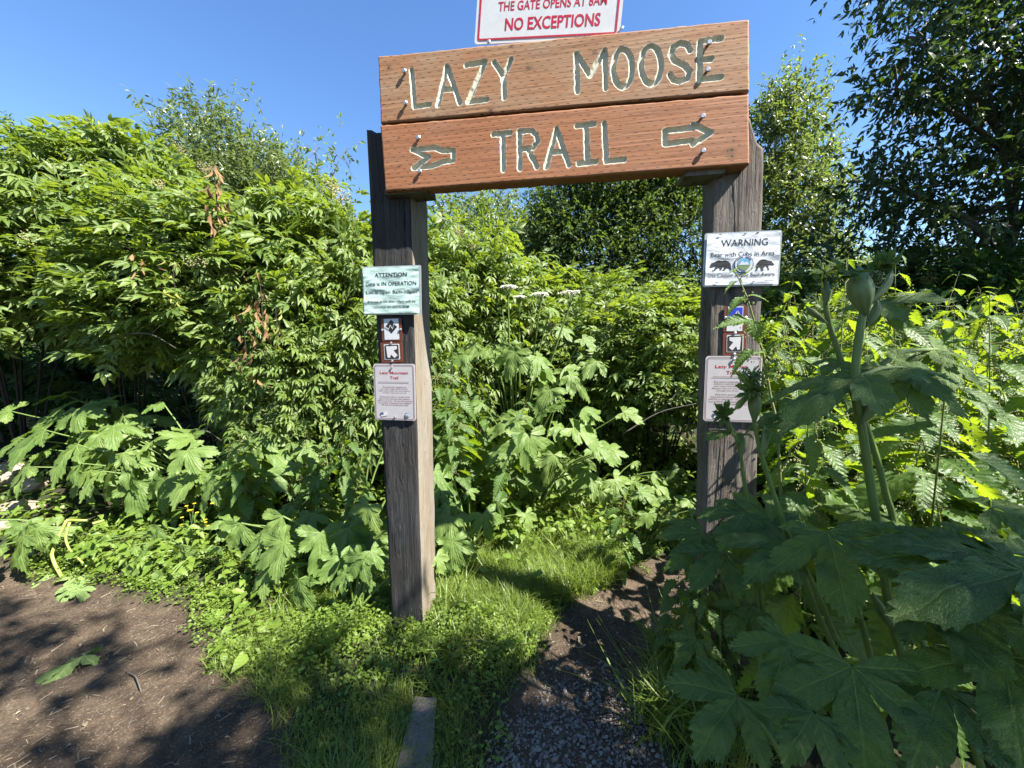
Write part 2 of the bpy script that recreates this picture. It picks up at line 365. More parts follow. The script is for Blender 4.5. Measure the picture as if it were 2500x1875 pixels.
GX, GY = np.meshgrid(gx, gy, indexing='ij')
GV = np.stack([GX, GY, gheight(GX, GY)], -1).reshape(-1, 3)
rr, ll = trail_masks(GV[:, 0], GV[:, 1])
jag = .10 * (vnoise(GV * np.array([6, 6, 0]) + 5) - .5) + .06 * (vnoise(GV * np.array([17, 17, 0])) - .5)
bare = np.clip((np.maximum(rr, ll) + jag) / .07 + .5, 0, 1)
t = NT('trail_soil'); pos = t.pos(); a = t.attr('groove')
n1 = t.noise(pos, 2.2, 4); n2 = t.noise(pos, 24, 5, .65); n3 = t.noise(pos, 130, 3, .7)
dirt = t.mix(t.ramp(n1, .35, .65), C(.062, .044, .030), C(.125, .092, .063)); dirt = t.mix(t.ramp(n2, .42, .68, 0, .8), dirt, C(.038, .028, .021))
dirt = t.mix(t.ramp(n3, .57, .66, 0, .7), dirt, C(.24, .20, .155))
soil = t.mix(t.ramp(n2, .3, .7), C(.02, .017, .012), C(.055, .045, .03)); soil = t.mix(t.ramp(n1, .4, .6, 0, .5), soil, C(.035, .06, .018))
M['ground'] = t.done(t.pbr(t.mix(a, soil, dirt), .95, .1, t.bump(t.math('ADD', t.math('MULTIPLY', n2, 1.0), t.math('MULTIPLY', n3, .4)), .8, .02)))
g = Geo(); g.add(GV, grid_faces(len(gx), len(gy)), GV[:, :2], .5, 0, bare)
tag(g.build('ground', M['ground']), kind='structure')
def gz(x, y): return gheight(np.atleast_1d(np.asarray(x, float)), np.atleast_1d(np.asarray(y, float)))

# ------------------------------------------------------------------ the gate: two posts and two boards
PSI = R(10.0)
NF = np.array([-math.sin(PSI), -math.cos(PSI), 0]); RT = np.array([math.cos(PSI), -math.sin(PSI), 0]); UP = np.array([0, 0, 1.0])
P_POST = np.array([0, 1.64, 0]); P_BOARD = P_POST + NF * .062
def post(name, label, quad, depth, mats, topfun, nx=14, nz=150):
    """quad: pixels of the front face TL, TR, BR, BL (bottom is pushed 0.3 m into the ground)"""
    tl, tr, br, bl = [on_plane(*p, P_POST, NF) for p in quad]
    base = (bl + br) / 2; base[2] = 0
    o_ = thing(name, base, label, 'post', 'posts carrying the trail name boards')
    per = []                                                        # perimeter samples: front, right side, back, left side
    nd = max(6, int(nx * .8))
    for k in range(nx): per.append((k / nx, 0.0, 0))
    for k in range(nd): per.append((1.0, k / nd, 1))
    for k in range(nx): per.append((1 - k / nx, 1.0, 2))
    for k in range(nd): per.append((0.0, 1 - k / nd, 2))
    per = np.array(per); n = len(per)
    ss = np.linspace(0, 1, nz); V = np.zeros((nz, n, 3))
    for i, s in enumerate(ss):
        L = bl + (tl - bl) * s; Rr = br + (tr - br) * s
        V[i] = L + (Rr - L) * per[:, :1] - NF * (per[:, 1:2] * depth)
    cen = V.mean(1, keepdims=True); dirs = V - cen; dirs[..., 2] = 0
    cor = (np.abs(per[:, 0] - .5) > .49) & (np.abs(per[:, 1] - .5) > .49)
    V -= dirs * (cor * .035)[None, :, None]
    q = V.copy(); q[..., 2] *= .10
    nn = (vnoise(q * 90) - .5) * .006 + (vnoise(V * np.array([14, 14, 5]) + 7) - .5) * .007
    V += nrm(dirs) * nn[..., None]
    top = topfun(per); kz = np.clip((ss[:, None] - .9) / .1, 0, 1); V[..., 2] += kz * top[None]
    F = []; mt = []
    for i in range(nz - 1):
        for j in range(n):
            k = (j + 1) % n; F.append((i * n + j, i * n + k, (i + 1) * n + k, (i + 1) * n + j)); mt.append(int(per[j][2]))
    V = V.reshape(-1, 3); c = V[-n:].mean(0); V = np.vstack([V, c - [0, 0, .006]])
    for j in range(n): F.append(((nz - 1) * n + j, (nz - 1) * n + (j + 1) % n, len(V) - 1)); mt.append(0)
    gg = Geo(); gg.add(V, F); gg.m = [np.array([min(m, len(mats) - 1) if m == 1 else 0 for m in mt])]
    gg.build('timber', mats, o_)
    return o_
jr = rng.random(200)
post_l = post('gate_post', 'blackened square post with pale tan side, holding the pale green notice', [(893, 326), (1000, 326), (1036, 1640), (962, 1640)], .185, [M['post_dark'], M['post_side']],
              lambda p: np.where((p[:, 0] < .15) & (p[:, 1] < .2), .012, 0) + .006 * jr[:len(p)])
def jag_top(p):
    k = np.interp(p[:, 0], [0, .72, .76, .86, .9, 1], [.05, .05, -.01, -.035, -.055, -.075])
    return k + .035 * (jr[:len(p)] - .5) * (p[:, 0] > .6) * (p[:, 1] < .5)
post_r = post('gate_post', 'weathered brown square post with splintered top, holding the white bear warning', [(1741, 320), (1868, 320), (1838, 1760), (1707, 1760)], .125, [M['post_brown'], M['post_brown']], jag_top)

# long check cracks on the right post's face (part of the timber)
def strip(gm, pts, wid, off, mat=0):
    P = np.array([on_plane(x, y, P_POST, NF) for x, y in pts]); P = smooth_path(P, 4) + NF * off
    wv = np.interp(np.linspace(0, 1, len(P)), np.linspace(0, 1, len(wid)), wid)[:, None]
    gm.add(np.concatenate([P - RT * wv, P + RT * wv]), [(i, i + len(P), i + len(P) + 1, i + 1) for i in range(len(P) - 1)], None, .5, mat)
gm = Geo(); strip(gm, [(1807, 400), (1803, 480), (1800, 560), (1796, 640), (1792, 720), (1788, 765)], [.002, .0035, .003, .0035, .002, .001], .006); gm.build('crack', M['ink'], post_r)
gm = Geo(); strip(gm, [(1768, 1045), (1766, 1110), (1762, 1170), (1756, 1230), (1750, 1320)], [.001, .003, .0025, .003, .001], .006)
gm.build('crack', M['ink'], post_r)

ZX = lambda zx, zy: (880 + zx / 2.1686, zy / 2.1686)               # coordinates measured on an enlargement of the boards
def bl2(p): q = on_plane(*p, P_BOARD, NF) - P_BOARD; return np.array([q @ RT, q[2]])
def arc(cx, cy, rx, ry, a0, a1, n=18): return [(cx + rx * math.cos(R(a)), cy + ry * math.sin(R(a))) for a in np.linspace(a0, a1, n)]
TOP_STROKES = [[(270, 372), (285, 565), (365, 555)], [(457, 352), (410, 555)], [(457, 352), (525, 545)], [(432, 478), (500, 470)],
    [(560, 345), (660, 328), (570, 540), (668, 528)], [(708, 328), (757, 405), (762, 518)], [(797, 315), (757, 405)],
    [(1148, 485), (1143, 285), (1215, 400), (1293, 268), (1298, 470)], arc(1388, 362, 50, 100, 0, 360, 30), arc(1538, 345, 53, 101, 0, 360, 30),
    [(1745, 268), (1728, 236), (1690, 228), (1655, 250), (1645, 290), (1665, 325), (1715, 347), (1742, 380), (1730, 415), (1690, 432), (1655, 425), (1638, 395)],
    [(1908, 203), (1797, 222), (1795, 422), (1908, 408)], [(1795, 320), (1858, 312)]]
LOW_STROKES = [[(703, 712), (793, 703)], [(752, 710), (757, 900)], [(843, 893), (840, 697), (905, 692), (930, 715), (936, 750), (915, 783), (845, 793)], [(885, 790), (935, 885)],
    [(1037, 682), (983, 885)], [(1037, 682), (1103, 875)], [(1010, 808), (1072, 800)], [(1145, 668), (1237, 657)], [(1192, 662), (1202, 862)], [(1155, 866), (1245, 856)],
    [(1292, 655), (1300, 855), (1395, 845)],
    [(1612, 762), (1612, 695), (1755, 676), (1762, 662), (1855, 702), (1760, 765), (1752, 745), (1612, 762)],
    [(275, 793), (400, 783), (430, 800), (490, 796), (490, 850), (440, 856), (380, 880), (280, 890), (360, 833), (275, 793)]]
M['board_top'] = wood_board('weathered_board', C(.275, .130, .062), C(.385, .205, .105), C(.33, .225, .14), [(*bl2(ZX(*q[:2])), *q[2:]) for q in [(150, 360, .014, .7), (890, 360, .018, .55), (800, 245, .012, .6), (1240, 275, .02, .5), (690, 585, .016, .7), (1690, 430, .012, .4), (1185, 190, .012, .6), (1380, 245, .010, .5)]])
M['board_low'] = wood_board('reddish_board', C(.275, .110, .048), C(.375, .163, .076), C(.32, .155, .085), [(*bl2(ZX(*q[:2])), *q[2:]) for q in [(1965, 795, .013, 1.0), (1945, 800, .010, .9), (1968, 828, .012, 1.0), (1975, 745, .010, .7), (2005, 770, .006, .9), (203, 728, .008, .8), (203, 883, .008, .8), (790, 725, .012, .7), (1375, 665, .006, .7), (1372, 790, .006, .6), (675, 798, .006, .6), (1205, 610, .008, .5)]])
def board(name, label, quad, strokes, mat, nu=620, nv=112, thick=.058):
    tl, tr, br, bl = [bl2(p) for p in quad]
    U = np.linspace(0, 1, nu)[:, None, None]; V = np.linspace(0, 1, nv)[None, :, None]
    P = (bl * (1 - U) + br * U) * (1 - V) + (tl * (1 - U) + tr * U) * V       # nu,nv,2 metres on the plane
    D = np.full((nu, nv), 9.0)
    for st in strokes:
        q = np.array([bl2(ZX(*p)) for p in st])
        for a, b in zip(q[:-1], q[1:]):
            ab = b - a; tt = np.clip(((P - a) @ ab) / (ab @ ab + 1e-12), 0, 1); D = np.minimum(D, np.linalg.norm(P - a - tt[..., None] * ab, axis=-1))
    D += (vnoise(np.stack([P[..., 0] * 90, P[..., 1] * 90, P[..., 0] * 0], -1)) - .5) * .003
    hw = .0098
    prof = np.clip((hw - D) / .0045, 0, 1); prof = prof * prof * (3 - 2 * prof)
    groove = np.clip((hw + .006 - D) / .006, 0, 1) * .5 + .5 * prof
    dep = prof * .0105 + .0006 * (vnoise(np.stack([P[..., 0] * 8, P[..., 1] * 160, P[..., 0] * 0], -1)) - .5)
    eu = np.minimum(U[..., 0], 1 - U[..., 0]) * 1.5; ev = np.minimum(V[..., 0], 1 - V[..., 0]) * .27
    e = np.minimum(eu, ev); edge = np.clip(1 - e / .006, 0, 1) ** 2 * (.002 + .006 * vnoise(np.stack([P[..., 0] * 30, P[..., 1] * 30, P[..., 0] * 0 + 4], -1)))
    W = P_BOARD + P[..., :1] * RT + P[..., 1:] * UP - NF * (dep + edge)[..., None]
    gg = Geo(); uv = P.reshape(-1, 2)
    gg.add(W.reshape(-1, 3), grid_faces(nu, nv), uv, .5, 0, groove.ravel())
    rim = [(i, 0) for i in range(nu)] + [(nu - 1, j) for j in range(1, nv)] + [(i, nv - 1) for i in range(nu - 2, -1, -1)] + [(0, j) for j in range(nv - 2, 0, -1)]
    f = np.array([W[i, j] for i, j in rim]); wob = (vnoise(f * 25) - .5)[:, None] * .004 * UP
    b = f + wob - NF * thick; n = len(rim); uvr = np.array([P[i, j] for i, j in rim])
    gg.add(np.vstack([f, b]), [(k, k + n, (k + 1) % n + n, (k + 1) % n) for k in range(n)] + [tuple(range(n, 2 * n))], np.vstack([uvr, uvr + .058]))
    cx = W[nu // 2, 0]
    o_ = thing(name, cx, label, 'sign', 'carved boards across the gate posts'); gg.build('plank', mat, o_, smooth=True)
    return o_
bt = board('carved_sign_board', 'upper brown board carved with cream letters LAZY MOOSE', [(922, 137), (1830, 46), (1830, 221), (929, 300)], TOP_STROKES, M['board_top'])
bw = board('carved_sign_board', 'lower reddish board carved with TRAIL between two arrows', [(928, 306), (1829, 229), (1830, 400), (940, 467)], LOW_STROKES, M['board_low'])
def bolt(parent, p, r=.0085, n=10, length=.02, nd=NF):
    c = p; a = nrm(np.cross(nd, UP)); b = np.cross(a, nd); gg = Geo()
    pr = [(0, .55), (length * .55, .55), (length * .55, 1), (length * .8, 1), (length, .72)]
    th = np.arange(n) / n * 2 * math.pi; V = [c + nd * h + (np.cos(th)[:, None] * a + np.sin(th)[:, None] * b) * r * k for h, k in pr]
    F = [(i * n + j, i * n + (j + 1) % n, (i + 1) * n + (j + 1) % n, (i + 1) * n + j) for i in range(len(pr) - 1) for j in range(n)] + [tuple((len(pr) - 1) * n + j for j in range(n))]
    gg.add(np.concatenate(V), F); return gg.build('bolt', M['steel'], parent, smooth=False)
for p in [(238, 385), (243, 552), (1842, 236), (1835, 378)]: bolt(bt, on_plane(*ZX(*p), P_BOARD, NF), r=.009, length=.014)
for p in [(310, 733), (317, 910), (1810, 620), (1812, 803)]: bolt(bw, on_plane(*ZX(*p), P_BOARD, NF), r=.009, length=.011)
# short spacer blocks between board and posts
def box(c, half, axes):
    V = np.array([c + sum(s * h * a for s, h, a in zip(sg, half, axes)) for sg in [(x, y, z) for x in (-1, 1) for y in (-1, 1) for z in (-1, 1)]])
    return V, [(0, 1, 3, 2), (4, 6, 7, 5), (0, 4, 5, 1), (2, 3, 7, 6), (0, 2, 6, 4), (1, 5, 7, 3)]
for (px, py, hw_) in [(1000, 474, .095), (1712, 430, .07)]:
    gg = Geo(); c = on_plane(px, py, P_POST, NF) - NF * -.002; c = c - NF * .012; V, F = box(c, (hw_, .05, .012), (RT, NF, UP)); gg.add(V, F)
    o_ = thing('spacer_block', c - [0, 0, .012], 'dark wooden block under the lower board, ' + ('against the blackened post' if px < 1300 else 'against the brown splintered post'), 'block', 'spacer blocks under the boards')
    gg.build('timber', M['post_brown'], o_, smooth=False)

# ------------------------------------------------------------------ signs and their writing
def text_geo(body, bold=0.0, align='CENTER'):
    cu = bpy.data.curves.new('t', 'FONT'); cu.body = body; cu.align_x = align; cu.offset = bold; cu.resolution_u = 3; cu.size = 1; cu.space_line = 1.0
    ob = bpy.data.objects.new('t', cu); COL.objects.link(ob); dg = bpy.context.evaluated_depsgraph_get()
    me = bpy.data.meshes.new_from_object(ob.evaluated_get(dg)); bpy.data.objects.remove(ob); bpy.data.curves.remove(cu)
    v = np.array([x.co[:] for x in me.vertices]); f = [tuple(p.vertices) for p in me.polygons]; bpy.data.meshes.remove(me)
    return v, f
class Sign:
    """a flat sign on a plane facing nd; local coordinates run 0..1 right and 0..1 down"""
    def __init__(s, name, label, quad, P, nd=NF, rot_free=True, group=None, lift=.006):
        c = [on_plane(*p, P, nd) for p in quad]; s.n = nd
        u = nrm((c[1] - c[0]) + (c[2] - c[3])); v = nrm(np.cross(u, nd)); v = v if v[2] > 0 else -v
        s.c = sum(c) / 4 + nd * lift; s.u, s.v = u, v
        s.w = (np.linalg.norm(c[1] - c[0]) + np.linalg.norm(c[2] - c[3])) / 2; s.h = (np.linalg.norm(c[3] - c[0]) + np.linalg.norm(c[2] - c[1])) / 2
        s.o = thing(name, s.c - s.v * s.h / 2, label, 'sign', group)
        s.lay = 0; s.wavy = 0
    def wave(s, X, Y): return s.wavy * ((vnoise(np.stack([X * 4, Y * 7, X * 0 + s.w], -1)) - .5) + .35 * (vnoise(np.stack([X * 8 + Y * 4, Y * 15, X * 0], -1)) - .5))
    def p(s, x, y, off=0.0): return s.c + s.u * ((x - .5) * s.w) + s.v * ((.5 - y) * s.h) + s.n * off
    def poly(s, name, pts, mat, off=.0012, thick=.0008, parent=None, gm=None):
        n = len(pts); f = np.array([s.p(x, y, off) for x, y in pts]); b = f - s.n * thick
        gg = gm or Geo(); gg.add(np.vstack([f, b]), [tuple(range(n)), tuple(range(2 * n - 1, n - 1, -1))] + [(k, k + n, (k + 1) % n + n, (k + 1) % n) for k in range(n)])
        return gg if gm else gg.build(name, mat, parent or s.o, smooth=False)
    def rr(s, x0, y0, x1, y1, r, k=5):
        rx, ry = r / s.w, r / s.h; o = []
        for cx, cy, a in [(x1 - rx, y0 + ry, -90), (x1 - rx, y1 - ry, 0), (x0 + rx, y1 - ry, 90), (x0 + rx, y0 + ry, 180)]:
            for q in np.linspace(0, 90, k): o.append((cx + rx * math.cos(R(a + q)), cy + ry * math.sin(R(a + q))))
        return o
    def panel(s, mat, r=.01, thick=.003, name='panel', wavy=0.0, inset=0.0, off=0.0):
        if not wavy: return s.poly(name, s.rr(inset, inset * s.w / s.h, 1 - inset, 1 - inset * s.w / s.h, r), mat, off, thick)
        n = 70; X, Y = np.meshgrid(np.linspace(inset, 1 - inset, n), np.linspace(inset, 1 - inset, n), indexing='ij')
        Vv = s.c + s.u * ((X - .5) * s.w)[..., None] + s.v * ((.5 - Y) * s.h)[..., None]
        s.wavy = wavy; hh = s.wave(X, Y)
        gg = Geo(); gg.add((Vv + s.n * (hh + off)[..., None]).reshape(-1, 3), grid_faces(n, n), np.stack([X, Y], -1).reshape(-1, 2)); return gg.build(name, mat, s.o)
    def frame(s, name, x0, y0, x1, y1, r, wid, mat, off=.0014):
        a = s.rr(x0, y0, x1, y1, r); b = s.rr(x0 + wid / s.w, y0 + wid / s.h, x1 - wid / s.w, y1 - wid / s.h, max(r - wid, .001)); n = len(a)
        V = np.array([s.p(*q, off) for q in a + b]); gg = Geo(); gg.add(V, [(k, (k + 1) % n, (k + 1) % n + n, k + n) for k in range(n)]); return gg.build(name, mat, s.o, smooth=False)
    def text(s, body, cx, cy, width, height, mat, bold=0.0, name='lettering', off=.0006, gm=None):
        """fits the text into a box given in sign fractions (height = height of the whole text block)"""
        v, f = text_geo(body, bold); lo, hi = v.min(0), v.max(0); sx = width * s.w / (hi[0] - lo[0]); sy = height * s.h / (hi[1] - lo[1])
        q = (v - (lo + hi) / 2); gg = gm or Geo(); s.lay += 1
        hh = s.wave(cx + q[:, :1] * sx / s.w, cy - q[:, 1:2] * sy / s.h); gg.add(s.p(cx, cy, off + s.lay * .00002) + s.u * (q[:, :1] * sx) + s.v * (q[:, 1:2] * sy) + s.n * hh, f)
        return gg if gm else gg.build(name, mat, s.o, smooth=False)
    def disc(s, cx, cy, r, n=28): return [(cx + r / s.w * math.cos(a), cy + r / s.h * math.sin(a)) for a in np.linspace(0, 2 * math.pi, n, endpoint=False)]
    def screw(s, x, y, r=.008): o_ = bolt(s.o, s.p(x, y, 0), r=r, n=10, length=.006, nd=s.n); o_.name = 'screw'; return o_

# metal gate-hours sign standing above the boards (its upper part is out of the frame)
sg = Sign('metal_sign', 'white metal sign with red NO EXCEPTIONS standing above the boards', [(1165, -215), (1527, -235), (1531, 84), (1174, 118)], P_BOARD - NF * .03)
sg.panel(M['sign_white'], .012, .003)
sg.frame('border', .022, .02, .978, .985 - .012, .01, .0065, M['red'])
a = lambda zx, zy: (lambda q: (.5 + (q - sg.c) @ sg.u / sg.w, .5 - (q - sg.c) @ sg.v / sg.h))(on_plane(*ZX(zx, zy), sg.c, NF))
(x0, y0), (x1, y1) = a(765, 140), a(1272, 92); (x2, y2), (x3, y3) = a(730, 42), a(1308, -8)
sg.text('NO EXCEPTIONS', (x0 + x1) / 2, (y0 + y1) / 2, x1 - x0, .098, M['red'], .022)
sg.text('THE GATE OPENS AT 8AM', (x2 + x3) / 2, (y2 + y3) / 2, x3 - x2, .072, M['red'], .014)
for x, y in (a(680, 224), a(1382, 153)): sg.screw(x, y, .007)

# left post
G1 = 'notices on the blackened post'
sg = Sign('paper_notice', 'pale green laminated ATTENTION notice about gate hours on the blackened post', [(887, 653), (1030, 649), (1034, 768), (893, 770)], P_POST, lift=.016, group='laminated paper notices')
sg.panel(M['laminate'], .006, .001, 'laminate', off=-.002); sg.panel(M['paper_green'], wavy=.006, name='sheet', inset=.028, off=.005)
off = .0058
sg.text('ATTENTION', .5, .185, .55, .085, M['ink'], .012, off=off); sg.text('Gate is IN OPERATION', .5, .365, .86, .085, M['ink'], .006, off=off)
sg.text('Lot is open 8am-10pm', .5, .545, .86, .095, M['ink'], .006, off=off); sg.text('Anyone in lot after 10pm will be', .5, .735, .82, .068, M['ink'], .004, off=off)
sg.text('LOCKED IN UNTIL 8AM', .5, .84, .60, .052, M['ink'], .004, off=off)

def plaque_most(quad, label):
    s = Sign('difficulty_sign', label, quad, P_POST, lift=.007, group='trail difficulty markers')
    s.panel(M['brown'], .004, .004); s.poly('label_plate', [(.14, .02), (.86, .02), (.86, .93), (.14, .93)], M['reflect'], .0012); return s
sg = plaque_most([(933, 778), (982, 777), (983, 832), (934, 834)], 'brown marker with black diamond reading MOST DIFFICULT')
sg.poly('diamond', [(.5, .06), (.8, .36), (.5, .66), (.2, .36)], M['ink'], .002)
gm = Geo(); zz = [(.2, .36), (.36, .48), (.45, .30), (.56, .46), (.64, .24), (.80, .36)]
for (ax, ay), (bx, by) in zip(zz[:-1], zz[1:]): sg.poly('zigzag', [(ax, ay - .022), (bx, by - .022), (bx, by + .022), (ax, ay + .022)], None, .0028, .0004, gm=gm)
gm.build('zigzag', M['reflect'], sg.o, smooth=False)
sg.text('MOST', .5, .755, .36, .075, M['ink'], .02); sg.text('DIFFICULT', .5, .86, .62, .075, M['ink'], .02); sg.screw(.06, .5, .006); sg.screw(.95, .5, .006)
def plaque_arrow(quad, label, flip):
    s = Sign('arrow_sign', label, quad, P_POST, lift=.007, group='trail arrow markers')
    s.panel(M['brown'], .004, .004); s.poly('arrow_panel', s.rr(.16, .1, .88, .86, .004), M['reflect'], .0012); s.poly('arrow_ground', s.rr(.2, .14, .84, .82, .004), M['darkbrown'], .002)
    pts = [(.27, .2), (.76, .2), (.77, .34), (.6, .42), (.78, .66), (.64, .78), (.47, .6), (.42, .76), (.31, .74)]
    if flip: pts = [(1.04 - x, y) for x, y in pts]
    s.poly('arrow', pts, M['sign_white'], .0028); return s
sg = plaque_arrow([(931, 836), (983, 834), (985, 884), (933, 886)], 'small arrow marker pointing up and left, under the black diamond marker', False); sg.screw(.52, .05, .006); sg.screw(.52, .93, .006)

def flag(s, x, y, wd, ht):
    o_ = s.poly('flag', [(x, y + .012), (x + wd, y - .008), (x + wd * 1.06, y + ht - .012), (x + wd * .08, y + ht + .012)], M['sign_white'], .0016)
    gm = Geo()
    for k in range(4): q = k / 4; s.poly('', [(x + wd * .06 * q, y + .012 + ht * q), (x + wd + wd * .05 * q, y - .008 + ht * q), (x + wd + wd * .05 * q, y - .008 + ht * (q + .13)), (x + wd * .06 * q, y + .012 + ht * (q + .13))], None, .002, .0003, gm=gm)
    gm.build('flag_stripes', M['flag_red'], o_, smooth=False); 
    for ch in o_.children: ch.location = (0, 0, 0)
    c_ = s.poly('flag_canton', [(x, y + .012), (x + wd * .45, y + .004), (x + wd * .47, y + ht * .55), (x + wd * .03, y + ht * .58)], M['navy'], .0026); 
def seal(s, cx, cy, r, big=False):
    s.poly('seal', s.disc(cx, cy, r), M['navy'], .0024); s.poly('seal_ring', s.disc(cx, cy, r * .92), M['sign_white'], .0032)
    s.poly('seal_sky', s.disc(cx, cy, r * .66), M['skyblue'], .004)
    lo = [(cx + r / s.w * .66 * math.cos(q), cy + r / s.h * .66 * math.sin(q)) for q in np.linspace(0.1, math.pi - .1, 12)]
    s.poly('seal_land', lo, M['sealgreen'], .0046)
    s.poly('seal_peaks', [(cx - r / s.w * .55, cy + r / s.h * .1), (cx - r / s.w * .2, cy - r / s.h * .38), (cx, cy - r / s.h * .1), (cx + r / s.w * .25, cy - r / s.h * .3), (cx + r / s.w * .55, cy + r / s.h * .1)], M['reflect'], .005)
    gm = Geo()
    for a0, a1 in ((-150, -100), (-80, -30), (75, 105)):
        pts = [(cx + r / s.w * .86 * math.cos(R(q)), cy + r / s.h * .86 * math.sin(R(q))) for q in np.linspace(a0, a1, 7)] + [(cx + r / s.w * .74 * math.cos(R(q)), cy + r / s.h * .74 * math.sin(R(q))) for q in np.linspace(a1, a0, 7)]
        s.poly('', pts, None, .004, .0003, gm=gm)
    gm.build('seal_band', M['navy'], s.o, smooth=False)
sg = Sign('trail_sign', 'white sign, toned down to grey, headed Lazy Mountain Trail, low on the blackened post', [(914, 888), (1014, 888), (1018, 1027), (918, 1023)], P_POST, lift=.009, group='trail information signs')
sg.panel(M['sign_dimmed'], .012, .003); sg.frame('border', .03, .022, .97, .978, .01, .0022, M['maroon'])
sg.text('Lazy Mountain', .5, .165, .68, .062, M['red'], .012); sg.text('Trail', .5, .245, .2, .052, M['red'], .012)
sg.poly('rule', [(.12, .318), (.86, .318), (.86, .324), (.12, .324)], M['maroon'], .0018, .0004)
for k, l in enumerate(['This trail is NOT maintained and', 'goes nearly straight up the mountain.', 'Expect steep, muddy, slick, and overgrown', 'conditions.  Use at your own risk.']): sg.text(l, .5, .41 + .034 * k, (.57, .66, .76, .59)[k], .024, M['maroon'], .002)
for k, l in enumerate(['The first picnic table is 1.16 miles (6,140', 'linear ft.) from this point and is located at', '2,437 ft. in elevation.  The top of the mountain', 'is at 3,720 ft. in elevation and an additional', '1.06 miles from the first picnic table.']): sg.text(l, .5, .585 + .036 * k, (.72, .76, .86, .8, .66)[k], .026, M['maroon'], .008)
flag(sg, .15, .855, .15, .075); seal(sg, .80, .9, .012); sg.screw(.46, .06, .005); sg.screw(.5, .945, .006)

# right post
sg = Sign('paper_notice', 'white laminated WARNING notice with two black bears on the brown post', [(1715, 572), (1902, 565), (1899, 698), (1714, 703)], P_POST, lift=.017, group='laminated paper notices')
sg.panel(M['laminate'], .008, .001, 'laminate', off=-.002); sg.panel(M['paper_white'], wavy=.004, name='sheet', inset=.028, off=.0035)
off = .0042
sg.text('WARNING', .52, .205, .60, .125, M['ink'], .0, off=off); sg.text('Bear with Cubs in Area', .5, .41, .82, .088, M['ink'], .0, off=off); sg.text('Use Caution and Be Bear Aware', .5, .79, .86, .075, M['ink'], .0, off=off)
sg.text('06/20/2023', .87, .905, .11, .022, M['ink'], .0, off=off)
BX = lambda q: (lambda zx, zy: (.03 + .945 * (zx - 75) / 2025, .04 + .94 * (zy - 110 + (zx - 75) * .04) / 1430))(*q)
bear_a = [(172, 1000), (215, 940), (225, 900), (250, 885), (290, 888), (360, 840), (440, 815), (520, 835), (620, 818), (710, 845), (775, 910), (790, 1000), (815, 1080), (760, 1095), (745, 1080), (770, 1070), (700, 1025), (640, 1060), (620, 1105), (540, 1100), (545, 1085), (590, 1060), (600, 1005), (540, 1000), (545, 1050), (520, 1090), (460, 1090), (470, 1075), (500, 1060), (440, 1020), (390, 1060), (330, 1115), (250, 1122), (265, 1100), (310, 1080), (360, 990), (290, 1000), (240, 1025), (205, 1028), (215, 1008), (185, 1010)]
bear_b = [(1980, 920), (1940, 870), (1915, 850), (1908, 820), (1885, 825), (1800, 810), (1700, 780), (1620, 785), (1550, 820), (1500, 890), (1485, 960), (1490, 1010), (1470, 1085), (1500, 1095), (1530, 1080), (1520, 1060), (1580, 980), (1610, 1030), (1620, 1075), (1650, 1095), (1700, 1090), (1680, 1070), (1690, 1020), (1750, 955), (1790, 1010), (1815, 1070), (1860, 1068), (1840, 1045), (1820, 1000), (1830, 930), (1900, 935), (1965, 935)]
for b in (bear_a, bear_b):
    pts = [BX(q) for q in b]
    cu = bpy.data.curves.new('b', 'CURVE'); cu.dimensions = '2D'; cu.fill_mode = 'BOTH'; sp_ = cu.splines.new('POLY'); sp_.points.add(len(pts) - 1); sp_.use_cyclic_u = True
    for q, (x, y) in zip(sp_.points, pts): q.co = (x, y, 0, 1)
    ob = bpy.data.objects.new('b', cu); COL.objects.link(ob); me = bpy.data.meshes.new_from_object(ob.evaluated_get(bpy.context.evaluated_depsgraph_get())); bpy.data.objects.remove(ob)
    gg = Geo(); gg.add([sg.p(v.co[0], v.co[1], .0044 + float(sg.wave(np.array(v.co[0]), np.array(v.co[1])))) for v in me.vertices], [tuple(p.vertices) for p in me.polygons]); gg.build('bear_picture', M['ink'], sg.o, smooth=False); bpy.data.meshes.remove(me)
sg.c = sg.c + NF * .0035; seal(sg, .525, .60, .033); sg.c = sg.c - NF * .0035
for x, y in ((.2, .045), (.52, .05), (.68, .04), (.42, .94), (.66, .93), (.18, .93)):
    sg.poly('staple', [(x - .018, y - .006), (x + .018, y - .012), (x + .018, y + .002), (x - .018, y + .008)], M['ink'], .0062)
sg = Sign('difficulty_sign', 'brown marker with blue panel reading MORE DIFFICULT', [(1767, 748), (1823, 748), (1820, 810), (1764, 811)], P_POST, lift=.007, group='trail difficulty markers')
sg.panel(M['brown'], .004, .004); sg.poly('label_plate', [(.16, .01), (.82, .01), (.82, .97), (.14, .97)], M['sign_white'], .0012); sg.poly('blue_panel', [(.19, .05), (.79, .05), (.79, .68), (.19, .68)], M['blue'], .002)
gm = Geo(); cv = np.array(smooth_path([(.19, .52), (.24, .42), (.30, .5), (.42, .58), (.5, .3), (.57, .2), (.64, .3), (.70, .5), (.78, .6)], 3))
for (ax, ay), (bx, by) in zip(cv[:-1], cv[1:]): sg.poly('', [(ax - .024, ay - .02), (bx + .024, by - .02), (bx + .024, by + .03), (ax - .024, ay + .03)], None, .0028, .0003, gm=gm)
gm.build('wavy_line', M['sign_white'], sg.o, smooth=False)
sg.text('MORE', .5, .78, .3, .075, M['ink'], .02); sg.text('DIFFICULT', .5, .89, .54, .075, M['ink'], .02); sg.screw(.06, .45, .006); sg.screw(.93, .45, .006)
